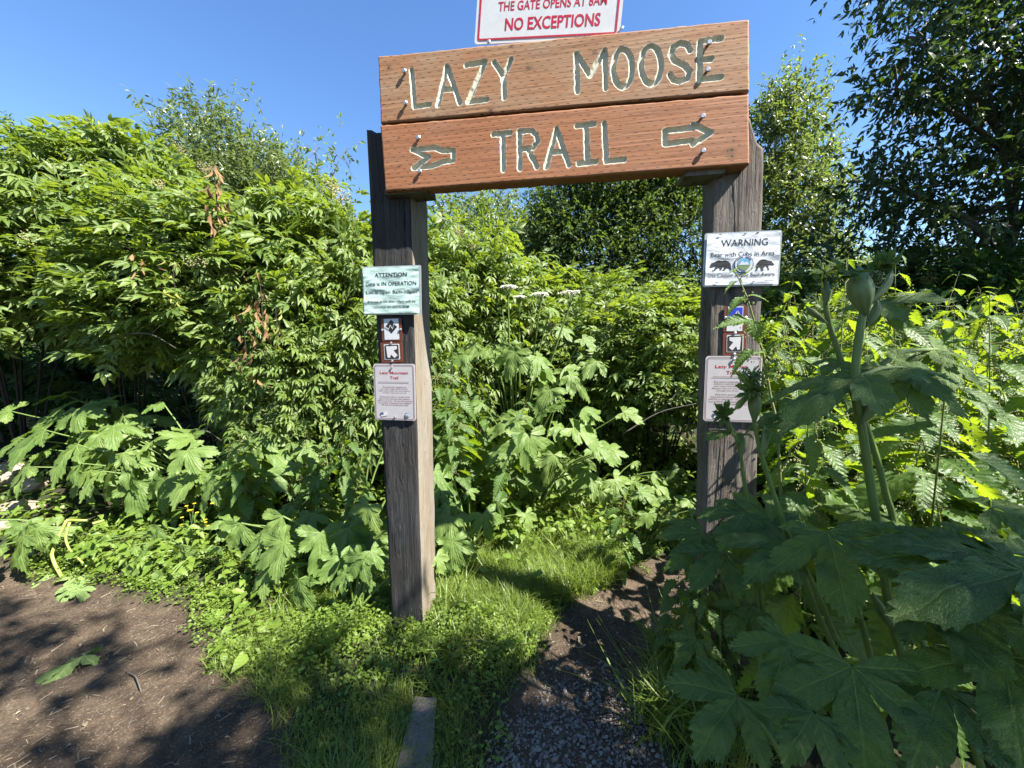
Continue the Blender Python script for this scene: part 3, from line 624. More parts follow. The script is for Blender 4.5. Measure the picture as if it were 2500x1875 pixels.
sg = plaque_arrow([(1764, 813), (1820, 811), (1819, 867), (1762, 868)], 'small arrow marker pointing up and right, under the blue marker', True); sg.screw(.5, .03, .006); sg.screw(.5, .96, .006)
sg = Sign('trail_sign', 'white sign, toned down to grey, headed Lazy Moose Trail, low on the brown post', [(1721, 868), (1857, 870), (1853, 1030), (1715, 1028)], P_POST, lift=.009, group='trail information signs')
sg.panel(M['sign_dimmed'], .012, .003); sg.frame('border', .03, .022, .97, .978, .01, .0022, M['maroon'])
sg.text('Lazy Moose', .46, .165, .56, .062, M['red'], .012); sg.text('Trail', .48, .25, .2, .052, M['red'], .012); sg.poly('rule', [(.14, .31), (.88, .31), (.88, .316), (.14, .316)], M['maroon'], .0018, .0004)
for k, l in enumerate(['This trail is moderate and', 'follows a gentle grade', 'with many switchbacks.', 'Please stay on the trail', 'through the brush.']): sg.text(l, .42, .39 + .034 * k, (.52, .5, .5, .56, .4)[k], .024, M['maroon'], .002)
for k, l in enumerate(['The first picnic table is', 'linear ft.) from this point and is located', '2,437 ft. in elevation.  The top of the', 'is at 3,720 ft. in elevation and an addit', 'from the first picnic table.']): sg.text(l, .48, .585 + .036 * k, (.56, .72, .8, .78, .6)[k], .026, M['maroon'], .008)
flag(sg, .18, .86, .15, .075); sg.screw(.5, .05, .006)

# ------------------------------------------------------------------ leaf shapes (local +Y is the leaf's axis, +Z its upper side)
def leaf_tpl(w=.3, n=3, fold=.25, droop=.3, peak=.4, serr=0.0, tip=1.0):
    """simple pointed leaf of length 1"""
    ys = np.linspace(0, 1, n + 2); V, F, UV = [], [], []
    for i, y in enumerate(ys):
        sh = (y / peak) ** .7 if y < peak else ((1 - y) / (1 - peak)) ** tip
        sh = max(0, min(1, sh)) if 0 < i < n + 1 else 0.0
        hw = w / 2 * sh; z = -droop * y * y
        if hw == 0: V.append((0, y, z)); UV.append((y, 0)); continue
        k = 1 + (serr if i % 2 else -serr)
        V += [(-hw * k, y + serr * .1, z + fold * hw), (0, y, z), (hw * k, y + serr * .1, z + fold * hw)]; UV += [(y, -hw), (y, 0), (y, hw)]
    F += [(0, 2, 1), (0, 3, 2)]
    for i in range(n - 1):
        a = 1 + 3 * i; F += [(a, a + 1, a + 4, a + 3), (a + 1, a + 2, a + 5, a + 4)]
    a = 1 + 3 * (n - 1); e = a + 3; F += [(a, a + 1, e), (a + 1, a + 2, e)]
    return np.array(V, float), np.array([i for f in F for i in f]), np.array([len(f) for f in F]), np.array(UV, float)
def tpl_of(g): return np.concatenate(g.v), np.concatenate(g.l), np.concatenate(g.n), np.concatenate(g.uv)
def compound_tpl(pairs=3, w=.36, seed=0, droop=.25):
    r = np.random.default_rng(seed); g = Geo(); P, D, N, S = [], [], [], []
    rach = lambda s: np.array([0, s, -droop * s * s])
    for k in range(pairs):
        s = .22 + .5 * k / max(1, pairs - 1)
        for sg_ in (-1, 1):
            P.append(rach(s)); D.append((sg_ * (1.0 - .12 * k), .55 + .2 * k + .2 * r.random(), -.08 - .35 * r.random() * droop * 2)); N.append((sg_ * .3 * r.normal() * .5, .1 * r.normal(), 1)); S.append(.42 + .05 * r.random() - (.06 if k == 0 else 0))
    P.append(rach(.8)); D.append((.1 * r.normal(), 1, -.3)); N.append((.1 * r.normal(), .3, 1)); S.append(.48)
    g.inst(leaf_tpl(w, 3, .25, .28 + .1 * r.random()), frames(np.array(P), np.array(D), np.array(N), np.array(S)), .5)
    q = np.linspace(0, .82, 4); c = np.array([rach(s) for s in q]); g.add(np.vstack([c - [.006, 0, 0], c + [.006, 0, 0]]), [(i, i + 1, i + 5, i + 4) for i in range(3)], np.zeros((8, 2)))
    return tpl_of(g)
def lobed_tpl(seed=0, angs=(0, 52, -52, 104, -104), lens=(1, .84, .88, .6, .56), nphi=26, nr=7, sinus=.5, teeth=.055, droop=.3, ruffle=.05, tq=5):
    r = np.random.default_rng(seed); g = Geo(); half = 26.0
    for li, (an, ln) in enumerate(zip(angs, lens)):
        b = np.linspace(-1, 1, nphi * 2 + 1); fr = np.linspace(0, 1, nr + 1)
        ln = ln * (1 + .08 * r.normal())
        env = sinus + (1 - sinus) * (1 - np.abs(b) ** 1.25); saw = np.mod(np.abs(b) * tq + .3, 1.0) - .5
        sub = .10 * np.exp(-((np.abs(b) - .62) / .16) ** 2)
        if abs(an) < 90 or True: env = np.where(np.abs(b) > .999, sinus, env)
        Rr = ln * (env + sub) * (1 + teeth * saw * 2 * (1 - np.abs(b) ** 4)) ; Rr[[0, -1]] = min(lens) * .0 + sinus * .82
        ph = R(an) + b * R(half); X = fr[None] * (Rr * np.sin(ph))[:, None]; Y = fr[None] * (Rr * np.cos(ph))[:, None]
        rho = np.hypot(X, Y); dth = np.abs(b)[:, None] * R(half); tt = rho * np.sin(dth); ssx = rho * np.cos(dth)
        z = -droop * rho ** 1.8 + .20 * tt * (1 - .5 * dth) - .05 * np.abs(tt) ** .5 * 0
        z += ruffle * (vnoise(np.stack([X * 5 + seed * 3.1, Y * 5, X * 0 + li], -1)) - .5) * np.minimum(1, rho * 3) + ruffle * .10 * np.cos((ssx - .85 * tt) * 50) * np.minimum(1, rho * 2)
        uvs = np.stack([ssx, tt * np.sign(b)[:, None]], -1)
        g.add(np.stack([X, Y, z], -1).reshape(-1, 3), grid_faces(len(b), len(fr)), uvs.reshape(-1, 2))
    return tpl_of(g)
def nettle_leaf_tpl(seed=0, w=.52, n=15, droop=.35):
    r = np.random.default_rng(seed); ys = np.linspace(0, 1, 2 * n + 1); bs = np.array([-1, -.6, -.25, 0, .25, .6, 1.0]); V, UV = [], []
    for i, y in enumerate(ys):
        sh = (min(1, y / .25) ** .6) * (1 - max(0, (y - .25) / .75) ** 1.35) if y < 1 else 0
        sh *= 1 + (.16 if i % 2 else -.12) * (.3 + y)
        for b in bs:
            x = b * w / 2 * sh; yy = y + (.03 * abs(b) if i % 2 else -.01 * abs(b)); z = -droop * y * y + .22 * abs(x) + .022 * math.cos((y - abs(x) * .9) * 48) * abs(b) + .02 * r.normal() * abs(b) * .3
            V.append((x, yy, z)); UV.append((y, x))
    return np.array(V), *grid_faces(len(ys), len(bs)), np.array(UV)
T_LEAF = [leaf_tpl(.42, 2, .3, .2), leaf_tpl(.5, 2, .2, .3), leaf_tpl(.38, 2, .4, .15)]
T_WILLOW = [leaf_tpl(.3, 2, .3, .25)]
T_ELDER = [compound_tpl(3, .42, 1), compound_tpl(3, .46, 2, .35), compound_tpl(2, .5, 3, .2), compound_tpl(3, .4, 4, .1)]
T_LOBED = [lobed_tpl(11, ruffle=.12), lobed_tpl(12, sinus=.36, droop=.45, ruffle=.16), lobed_tpl(13, sinus=.5, droop=.2, ruffle=.14), lobed_tpl(14, angs=(0, 46, -58, 95, -108), sinus=.4, droop=.55, ruffle=.2), lobed_tpl(15, angs=(0, 60, -50), lens=(1, .8, .9), sinus=.4, ruffle=.15)]
T_LOBED_N = [lobed_tpl(21, nphi=40, nr=14, tq=7, teeth=.05, sinus=.44, ruffle=.13), lobed_tpl(22, nphi=40, nr=14, tq=7, teeth=.05, sinus=.52, droop=.42, ruffle=.16), lobed_tpl(23, nphi=40, nr=14, tq=8, teeth=.05, sinus=.38, droop=.3, ruffle=.14)]
T_NETTLE = [nettle_leaf_tpl(1), nettle_leaf_tpl(2, .44, droop=.5), nettle_leaf_tpl(3, .58, droop=.2)]
def rdir(n): return nrm(rng.normal(size=(n, 3)))
def pick_inst(g, tpls, Mx, tint=None, mat=0):
    k = rng.integers(0, len(tpls), len(Mx)); T = rng.random(len(Mx)) if tint is None else np.broadcast_to(tint, (len(Mx),))
    for i, tp in enumerate(tpls): g.inst(tp, Mx[k == i], T[k == i], mat)

# ------------------------------------------------------------------ trees and shrubs
def tree(name, label, base, lumps, size, mat, dens, tpls=T_LEAF, trunk_r=.09, limbs=True, cat='tree', group='trees round the trail head', up=.35, twig=.35, sub=10):
    """lumps: (centre, radii). Leaves hang in small sprays spread through each lump's volume, thinning to an uneven edge."""
    base = np.array(base, float); o_ = thing(name, base, label, cat, group)
    g = Geo(); gt = Geo(); top = max(lumps, key=lambda l: l[0][2]); zc = np.mean([l[0][2] for l in lumps])
    tp = smooth_path([base - [0, 0, .2], base + [.05, .03, zc * .3], np.array([(base[0] + top[0][0]) / 2, (base[1] + top[0][1]) / 2, zc * .75]), np.array(top[0]) + [0, 0, top[1][2] * .5]], 6)
    gt.add(*tube(tp, np.linspace(trunk_r, trunk_r * .15, len(tp)), 8))
    for c, r in lumps:
        c = np.array(c, float); r = np.array(r, float)
        if limbs:
            j = np.argmin(np.abs(tp[:, 2] - max(base[2] + .3, c[2] - r[2] * 1.0 - .4))); s0 = tp[j]
            gt.add(*tube(smooth_path([s0, (s0 + c) / 2 + [0, 0, .12], c], 4), np.linspace(trunk_r * .4, trunk_r * .12, 9), 6))
            for e in rdir(6): gt.add(*tube(smooth_path([c, c + e * r * .45 + [0, 0, .05], c + e * r * .9], 3), np.linspace(trunk_r * .13, .004, 7), 4, False))
        K = int(dens * 4.19 * (r[0] * r[1] * r[2]) ** .667)
        e = rdir(K); rad = rng.random(K) ** .42 * (1 + .22 * rng.normal(size=K) * (rng.random(K) < .45)); P = c + e * rad[:, None] * r
        keep = vnoise(P * (1.7 / max(.4, r.mean())) * 1.3 + 11) > .30; P, e = P[keep], e[keep]; K = len(P)
        td = nrm(e + rdir(K) * .8 + [0, 0, up]); L = twig * (.6 + .8 * rng.random(K))
        k = np.repeat(np.arange(K), sub); q = rng.random(len(k)); sd = rdir(len(k))
        LP = P[k] + td[k] * (L[k] * q)[:, None]; LD = nrm(td[k] * .6 + sd * .9 + [0, 0, -.25]); LN = nrm(rdir(len(k)) * .8 + [0, 0, .8])
        pick_inst(g, tpls, frames(LP, LD, LN, size * (.6 + .7 * rng.random(len(k)))), np.clip(np.repeat(rng.random(K), sub) * .6 + .4 * rng.random(len(k)), 0, 1))
    g.build('crown', mat, o_, smooth=False); gt.build('trunk', M['bark'], o_)
    return o_

def shrub_variant(seed, mats, N=5000, heads=16, leafL=.182, bottom=-.75):
    """an elder shrub inside a unit-ish dome: returns meshes (foliage, stems, seed heads) around the origin"""
    r0 = np.random.default_rng(seed); g = Geo(); gs = Geo(); gh = Geo()
    def surf(n):
        e = nrm(r0.normal(size=(n, 3))); e[:, 2] = np.where(e[:, 2] < bottom, -e[:, 2], e[:, 2]); bumpy = .74 + .46 * vnoise(e * 2.3 + seed * 5.3) + .22 * (vnoise(e * 6 + seed) - .5); return e, bumpy
    e, b = surf(N); P = e * (b * (.5 + .5 * r0.random(N) ** .45))[:, None]; kp = vnoise(P * 4.2 + seed) > .38; N = int(kp.sum()); P = P[kp]; e = e[kp]
    D = nrm(e * [.8, .8, .2] + nrm(r0.normal(size=(N, 3))) * [1, 1, .55] + [0, 0, .08]); Nn = nrm(e * .25 + [0, 0, .85] + SUN * .28 + r0.normal(size=(N, 3)) * .48)
    pick_inst(g, T_ELDER, frames(P, D, Nn, leafL * (.65 + .6 * r0.random(N))), r0.random(N))
    for k in range(9):
        a = r0.random() * 6.28; p1 = np.array([math.cos(a) * .12, math.sin(a) * .12, -1.7]); ee = nrm(np.array([math.cos(a), math.sin(a), .2 + 1.2 * r0.random()]))
        pts = smooth_path([p1, p1 * [2.2, 2.2, .5], ee * .8], 5); gs.add(*tube(pts, np.linspace(.012, .005, len(pts)), 6, False))
        for q in range(5): c = pts[6 + q % 4]; gs.add(*tube([c, c + nrm(ee + .8 * r0.normal(size=3)) * .45], [.007, .002], 4, False))
    e, b = surf(heads); tet = np.array([[1, 1, 1], [1, -1, -1], [-1, 1, -1], [-1, -1, 1]]) / 1.7; tf = [(0, 1, 2), (0, 3, 1), (0, 2, 3), (1, 3, 2)]
    for k in range(heads):
        if e[k, 2] < -.2: continue
        c = e[k] * b[k] * 1.02; n = 110; pp = nrm(r0.normal(size=(n, 3))) * (r0.random((n, 1)) ** .4) * [.075, .075, .06]
        Mx = np.zeros((n, 4, 4)); Mx[:, :3, :3] = np.eye(3) * .007; Mx[:, :3, 3] = c + pp; Mx[:, 3, 3] = 1
        gh.inst((tet, np.array(tf).ravel(), np.full(4, 3), np.zeros((4, 2))), Mx, r0.random(n))
        for q in range(9): gh.add(*tube([c - e[k] * .06, c + pp[q]], [.002, .0012], 3, False), 1.0)
    return g.mesh('elder_foliage', mats, False), gs.mesh('elder_stems', M['twig']), gh.mesh('elder_seed_heads', M['seed'], False)
EV = [shrub_variant(31, M['elder']), shrub_variant(32, M['elder'], heads=18), shrub_variant(33, M['elder'], heads=7)]
EVD = shrub_variant(34, M['elder_shaded'], heads=4)
def elder(px, Y, ztop, zbot, r, var, label, rot=0.0, ry=None, extra=None):
    x = (px - 1250) / FPX * Y; rz = (ztop - zbot) / 1.72
    b = np.array([x, Y, 0.0]); o_ = thing('elder_shrub', b, label, 'shrub', 'elder shrubs behind the gate'); o_.rotation_euler = (0, 0, rot)
    for nme, me in zip(('foliage', 'stem_cluster', 'blossoms'), var):
        c = bpy.data.objects.new(nme, me); COL.objects.link(c); c.parent = o_; c.scale = (r, ry or r, rz); c.location = (0, 0, zbot + .78 * rz)
    return o_
elder(30, 4.0, 2.95, 1.35, 1.2, EV[0], 'tall elder shrub at the far left above the pale stones', -0.6)
elder(300, 4.3, 3.62, 1.4, 1.1, EV[1], 'tallest elder shrub, with sprays of seed heads against the sky', 0.6)
elder(520, 3.9, 2.82, 1.2, 1.05, EV[0], 'elder shrub with a hanging brown dead leaf, left of the pale notice', -0.2)
elder(760, 4.1, 2.85, .7, 1.1, EV[1], 'elder shrub right behind the left edge of the blackened post', -0.5)
elder(745, 3.45, 1.85, .3, .66, EV[2], 'lower elder shrub in front, drooping to the cow parsnip beside the blackened post', -0.3)
elder(930, 3.8, 2.45, .35, .85, EV[2], 'elder shrub standing directly behind the blackened post', 0.1)
elder(1110, 4.5, 2.6, .4, .95, EV[0], 'elder shrub behind the gate, next to the blackened post', 0.3)
elder(1290, 5.2, 2.4, .3, 1.15, EV[1], 'elder shrub behind the white parsnip flowers in the gate opening', 0.6)
elder(1500, 5.0, 2.2, .5, 1.1, EV[2], 'elder shrub below the dark trees in the gate opening', -0.2)
elder(1610, 3.9, 1.92, .62, .88, EV[1], 'elder shrub overhanging the dark hollow beside the brown post', 0.3)
elder(1440, 4.2, 1.75, .25, .72, EV[0], 'small elder shrub at the middle of the gate opening', 0.4)
elder(60, 5.8, 1.7, -.5, 1.3, EVD, 'low dark shrub added to fill the black hollow behind the stones', -0.4)  # this and the next shrub are added as dark backing to blacken the hollow
elder(330, 5.8, 1.6, -.5, 1.3, EVD, 'low dark shrub added under the tallest elder to deepen the hollow', -0.6)
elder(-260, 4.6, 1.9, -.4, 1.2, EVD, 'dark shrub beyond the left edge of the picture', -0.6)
elder(1960, 5.6, 2.3, .2, 1.15, EV[2], 'sunlit elder shrub seen above the nettles right of the brown post', 0.1)
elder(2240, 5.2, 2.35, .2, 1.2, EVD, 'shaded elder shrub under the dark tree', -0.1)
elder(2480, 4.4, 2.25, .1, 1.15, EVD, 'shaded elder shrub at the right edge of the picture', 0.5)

# a shrub with simple round leaves, taller sapling beside it
def atz(px, py, Y): q = at(px, py, Y); return q
tree('willow_shrub', 'round-leaved willow shrub behind the blackened post, at its right side', (-.9, 5.0, 0), [((-.75, 4.9, 2.45), (.85, .6, .8)), ((-.85, 5.1, 3.25), (.5, .4, .42)), ((-.5, 5.1, 2.95), (.4, .4, .3)), ((-.3, 5.2, 1.8), (.7, .5, .6))], .07, M['elder'], 150, trunk_r=.03, cat='shrub', group='willow shrubs', twig=.3, sub=9)
tree('birch_sapling', 'slender sapling against the sky just left of the blackened post', (-2.5, 5.6, 0), [((-2.6, 5.6, 3.6), (.35, .3, .4)), ((-2.35, 5.6, 4.05), (.22, .2, .4)), ((-2.75, 5.7, 4.15), (.14, .14, .4))], .07, M['elder'], 55, trunk_r=.025, cat='tree', group=None, twig=.25, sub=7)
# background trees
tree('willow_tree', 'broad rounded willow rising over the elder shrubs at the upper left', (-7.3, 10.5, 0), [((-7.6, 10.5, 6.0), (1.3, 1.2, 1.5)), ((-6.5, 10.4, 5.4), (1.1, 1, 1.3)), ((-8.6, 10.6, 5.2), (1.1, 1, 1.4)), ((-5.6, 10.6, 4.9), (.9, .9, 1.2)), ((-7.3, 10.4, 4.2), (2.2, 1.2, 1.3))], .15, M['birch'], 190, T_WILLOW, .12, twig=.5, sub=10)
tree('spruce_tree', 'small pointed tree at the far left edge against the sky', (-13.6, 11.0, 0), [((-13.6, 11, 6.9), (.45, .4, .7)), ((-13.9, 11, 6.2), (.8, .7, .7)), ((-13.2, 11, 5.8), (.8, .7, .7)), ((-14.2, 11, 5.2), (1.2, 1, .9)), ((-12.4, 11.2, 5.3), (.7, .6, .8))], .14, M['tree'], 70, T_WILLOW, .1, twig=.4)
tree('birch_tree', 'pale distant tree in the gap of sky under the TRAIL board', (-.35, 14, 0), [((-.45, 14, 6.0), (.8, .8, .9)), ((-.2, 14, 4.8), (1.2, 1, 1.1)), ((-1.6, 14, 5.4), (.9, .8, 1.2)), ((1.1, 14.4, 5.6), (.8, .8, .8)), ((.8, 14.4, 4.4), (1.4, 1, 1.2))], .14, M['birch'], 100, T_LEAF, .1, twig=.5)
tree('alder_tree', 'dark dense tree behind the gate, left of the brown post', (3.2, 10.5, 0), [((2.9, 10.4, 5.6), (1.3, 1.2, 1.3)), ((1.6, 10.6, 5.3), (1.0, 1, .9)), ((4.2, 10.5, 6.0), (1.3, 1.2, 1.5)), ((2.4, 10.3, 4.1), (1.7, 1.1, 1.1)), ((4.2, 10.2, 4.0), (1.5, 1.1, 1.3)), ((3.3, 10.6, 7.2), (1.2, 1.1, 1.0)), ((1.0, 10.8, 4.2), (.9, .8, .8)), ((3.2, 10.4, 2.6), (2.2, 1.1, 1.0))], .105, M['tree'], 260, T_LEAF, .14, twig=.45)
tree('birch_tree', 'sunlit birch rising between the brown post and the dark tree', (7.2, 9.8, 0), [((6.7, 9.7, 7.0), (.6, .6, .9)), ((6.2, 9.7, 6.2), (.7, .7, 1.0)), ((7.1, 9.8, 5.9), (.65, .7, .9)), ((6.7, 9.6, 5.0), (1.1, .9, 1.0)), ((7.6, 9.8, 4.5), (.7, .7, .8)), ((6.0, 9.8, 4.3), (.8, .8, 1.2)), ((7.0, 9.5, 3.1), (1.4, .9, 1.1)), ((8.5, 9.9, 2.9), (.8, .8, .7))], .115, M['birch'], 150, T_LEAF, .12, twig=.36, up=.6)
# the big dark tree at the right, an added tree shading it, and the one that shades the foreground
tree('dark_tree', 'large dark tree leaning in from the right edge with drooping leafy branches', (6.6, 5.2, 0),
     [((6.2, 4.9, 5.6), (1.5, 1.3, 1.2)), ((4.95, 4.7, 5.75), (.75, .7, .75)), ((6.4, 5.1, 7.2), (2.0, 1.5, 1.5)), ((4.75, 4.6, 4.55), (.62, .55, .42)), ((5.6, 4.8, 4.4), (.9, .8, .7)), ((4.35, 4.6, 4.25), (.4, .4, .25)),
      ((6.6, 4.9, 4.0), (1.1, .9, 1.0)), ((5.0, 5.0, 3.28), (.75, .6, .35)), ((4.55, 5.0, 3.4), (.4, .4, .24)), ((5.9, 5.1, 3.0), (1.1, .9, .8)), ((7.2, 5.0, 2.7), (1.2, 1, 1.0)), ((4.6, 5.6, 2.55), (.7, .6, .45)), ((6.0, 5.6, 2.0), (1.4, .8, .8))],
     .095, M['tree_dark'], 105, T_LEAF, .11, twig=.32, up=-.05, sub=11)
tree('dark_tree', 'unseen tree added beyond the right edge to shade the large dark tree', (9.2, 4.0, 0), [((9.0, 4, 6.5), (2.2, 2, 2.0)), ((8.6, 3.6, 4.2), (1.6, 1.6, 1.6)), ((10.5, 4.4, 5), (1.8, 1.8, 2)), ((8.4, 4.2, 2.4), (1.5, 1.3, 1.3))], .15, M['tree_dark'], 60, T_LEAF, .15)  # extra tree out of view, added to block sunlight from the dark tree
def shade(tx, ty, tz, z, r): k = (z - tz) / SUN[2]; return ((tx + SUN[0] * k, ty + SUN[1] * k, z), r)
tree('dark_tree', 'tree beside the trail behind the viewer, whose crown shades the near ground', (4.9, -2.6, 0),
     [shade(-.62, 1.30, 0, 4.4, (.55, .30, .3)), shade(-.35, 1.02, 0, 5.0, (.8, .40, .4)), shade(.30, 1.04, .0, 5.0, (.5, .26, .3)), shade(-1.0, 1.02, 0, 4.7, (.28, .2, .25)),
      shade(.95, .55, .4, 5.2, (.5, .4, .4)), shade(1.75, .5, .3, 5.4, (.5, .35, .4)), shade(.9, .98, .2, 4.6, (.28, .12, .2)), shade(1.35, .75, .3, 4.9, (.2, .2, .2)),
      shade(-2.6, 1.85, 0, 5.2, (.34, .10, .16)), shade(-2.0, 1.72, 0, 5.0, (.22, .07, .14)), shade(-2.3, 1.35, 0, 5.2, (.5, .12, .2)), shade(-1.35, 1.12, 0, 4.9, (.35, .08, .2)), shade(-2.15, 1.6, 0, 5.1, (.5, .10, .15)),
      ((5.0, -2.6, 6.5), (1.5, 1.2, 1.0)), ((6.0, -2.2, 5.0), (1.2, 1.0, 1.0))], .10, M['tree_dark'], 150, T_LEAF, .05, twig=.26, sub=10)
# far wooded background closing the horizon
g = Geo(); gm = Geo(); K = 1500
aa = rng.random(K) * 2.6 - 1.3; dd = 19 + 14 * rng.random(K); zz = rng.random(K) ** .8
hgt = 2.6 + 2.0 * vnoise(np.stack([aa * 4, aa * 0, aa * 0], -1)); P = np.stack([np.sin(aa) * dd, np.cos(aa) * dd, zz * hgt + .2], -1)
k = np.repeat(np.arange(K), 34); LP = P[k] + rng.normal(size=(len(k), 3)) * [.7, .7, .45]
pick_inst(g, [leaf_tpl(.6, 1, .2, .2)], frames(LP, rdir(len(k)), nrm(rdir(len(k)) + [0, -.3, .8]), .3 * (.6 + .7 * rng.random(len(k)))), np.repeat(rng.random(K), 34))
tag(g.build('woods', M['tree'], smooth=False), kind='stuff')

# ------------------------------------------------------------------ undergrowth: cow parsnips, nettles
def limb(p0, p1, r0, r1, sag=.12, n=7, bend=None):
    p0, p1 = np.array(p0, float), np.array(p1, float); mid = (p0 + p1) / 2 + (np.array([0, 0, sag]) if bend is None else np.array(bend)) * np.linalg.norm(p1 - p0)
    pts = smooth_path([p0, mid, p1], 4); return tube(pts, np.linspace(r0, r1, len(pts)), n, False)
def leaf_child(parent, P, D, N, size, tpl, mat, wscale=1.0, tint=None, name='leaf'):
    g = Geo(); g.inst(tpl, frames(P, D, N, np.array([[size * wscale, size, size]])), rng.random() if tint is None else tint); return g.build(name, mat, parent)
def umbel(parent, top, r, n_um=12, r0=.03):
    g = Geo(); gw = Geo(); oct_ = (np.array([[1, 0, 0], [-1, 0, 0], [0, 1, 0], [0, -1, 0], [0, 0, 1], [0, 0, -1.0]]), np.array([(0, 2, 4), (2, 1, 4), (1, 3, 4), (3, 0, 4), (2, 0, 5), (1, 2, 5), (3, 1, 5), (0, 3, 5)]).ravel(), np.full(8, 3), np.zeros((6, 2)))
    for k in range(n_um):
        a = k * 2.4; q = math.sqrt((k + .5) / n_um) * r; c = top + [math.cos(a) * q, math.sin(a) * q, .02 - q * q * 1.2]
        g.add(*tube([top - [0, 0, .09], (top + c) / 2 + [0, 0, -.02], c], [.0025, .002, .0015], 4, False))
        m = 26; pp = nrm(rng.normal(size=(m, 3))) * (rng.random((m, 1)) ** .5) * [r0, r0, .010]; Mx = np.zeros((m, 4, 4)); Mx[:, :3, :3] = np.eye(3) * np.array([.0055, .0055, .004]); Mx[:, :3, 3] = c + pp; Mx[:, 3, 3] = 1; gw.inst(oct_, Mx)
    gw.build('flower_head', M['white_fl'], parent); g.build('flower_stalks', M['stem'], parent)
def parsnip(label, base, leaves, group='cow parsnip plants along the trail', flower=None, mat='parsnip', tpls=None, thick=.009):
    """leaves: (px, py, Y, size, (dx, dy) tip direction in the picture, facing) - facing tilts the blade towards the viewer"""
    base = np.array([base[0], base[1], float(gz(base[0], base[1])[0])]); o_ = thing('cow_parsnip', base, label, 'plant', group); g = Geo()
    crown = base + [0, 0, .03]
    more = [(l[0] + 75 * rng.normal(), l[1] + 28 * rng.normal() - 12, l[2] + .10 + .1 * rng.random(), l[3] * (.5 + .3 * rng.random()), (l[4][0] + .5 * rng.normal(), l[4][1] + .2 * rng.normal()), np.clip(l[5] + .2 * rng.normal(), .3, 1)) for l in leaves * 2]
    for i, (px, py, Y, size, td, face) in enumerate([(*l[:3], l[3] * .88, *l[4:]) for l in leaves] + more):
        P = at(px, py, Y); D = np.array([td[0], -.25 * face - .1, -td[1]]) ; D = nrm(D); N = nrm(np.array([.25 * rng.normal(), -.75 * face, 1.0]))
        tp = (tpls or T_LOBED); leaf_child(o_, P, D, N, size, tp[i % len(tp)], M[mat], .95 + .2 * rng.random())
        pz = crown + rng.normal(size=3) * [.02, .02, 0]
        V, F, uv = limb(pz, P, thick, thick * .5, .1, 6, bend=(0, 0.04, .12)); gp = Geo(); gp.add(V, F, uv); gp.build('petiole', M['stem'], o_)
    if flower is not None:
        for (px, py, Y, r) in flower:
            tpnt = at(px, py, Y); gs = Geo(); b2 = crown + rng.normal(size=3) * [.06, .06, 0]; V, F, uv = limb(b2, tpnt - [0, 0, .07], .011, .006, .02, 7); gs.add(V, F, uv); gs.build('flower_stem', M['stem'], o_); umbel(o_, tpnt, r)
    return o_
# left of the path
parsnip('cow parsnip with big bluish leaves over the pale stones at the far left', (-2.95, 3.15), [(110, 1050, 3.0, .36, (-.9, .35), .6), (190, 1085, 2.9, .36, (-1, .5), .65), (70, 1140, 2.8, .28, (-.7, .8), .75), (230, 1010, 3.2, .34, (-.6, .3), .55), (330, 1020, 3.3, .34, (.4, .3), .6), (150, 1000, 3.4, .33, (-.8, .3), .5), (240, 1060, 3.0, .3, (.3, .6), .7)])
parsnip('cow parsnip with a broad bright sunlit leaf above the bent cut stalk', (-2.45, 3.0), [(455, 1100, 2.6, .22, (.4, .4), .7), (280, 1040, 2.9, .26, (.2, .1), .6), (520, 1180, 2.5, .2, (-.3, .7), .8), (310, 1115, 2.75, .40, (-.5, .55), .75), (375, 1075, 2.9, .34, (.5, -.1), .5), (400, 1170, 2.7, .28, (-.1, .9), .8), (250, 1150, 2.65, .26, (-.8, .5), .6), (330, 1175, 2.75, .26, (.2, .8), .7)])
parsnip('cow parsnip with yellow-green leaves left of the low elder shrub', (-1.95, 2.85), [(488, 1150, 2.65, .33, (-.9, .4), .8), (590, 1120, 2.7, .34, (-.5, .5), .7), (640, 1090, 2.8, .30, (.6, .2), .6), (560, 1190, 2.6, .26, (.3, .8), .8), (650, 1150, 2.65, .26, (.7, .5), .6), (470, 1070, 2.9, .24, (-.2, -.2), .5)])
parsnip('cow parsnip leaning over the bare path at the left edge', (-3.0, 2.55), [(60, 1310, 2.25, .24, (-.5, .8), .7), (90, 1290, 2.3, .2, (.3, .6), .6), (10, 1330, 2.2, .22, (-.7, .6), .7)])
parsnip('dark low cow parsnip at the path edge, its leaves hanging to the soil', (-2.05, 2.4), [(412, 1410, 2.15, .2, (-.1, 1), .9), (385, 1425, 2.1, .17, (-.6, .7), .8), (350, 1360, 2.25, .2, (-.6, .5), .6), (330, 1330, 2.35, .2, (-.7, .4), .5), (440, 1330, 2.3, .18, (.2, .9), .8)])
parsnip('cow parsnip with hanging leaves left of the blackened post', (-1.0, 2.15), [(694, 1325, 1.95, .22, (-.85, .55), .8), (730, 1415, 1.88, .2, (-.3, .9), 1.0), (782, 1300, 1.98, .24, (.1, .7), .8), (850, 1290, 2.0, .2, (.4, .7), .7), (690, 1260, 2.1, .22, (-.3, .3), .5), (830, 1350, 1.95, .2, (.4, .8), .9), (660, 1390, 1.95, .18, (-.8, .5), .8)])
parsnip('small cow parsnip at the left foot of the blackened post', (-.80, 1.78), [(885, 1360, 1.72, .13, (-.5, .6), .8), (905, 1345, 1.74, .12, (.6, .5), .7), (845, 1400, 1.7, .1, (-.7, .5), .7)], thick=.006)
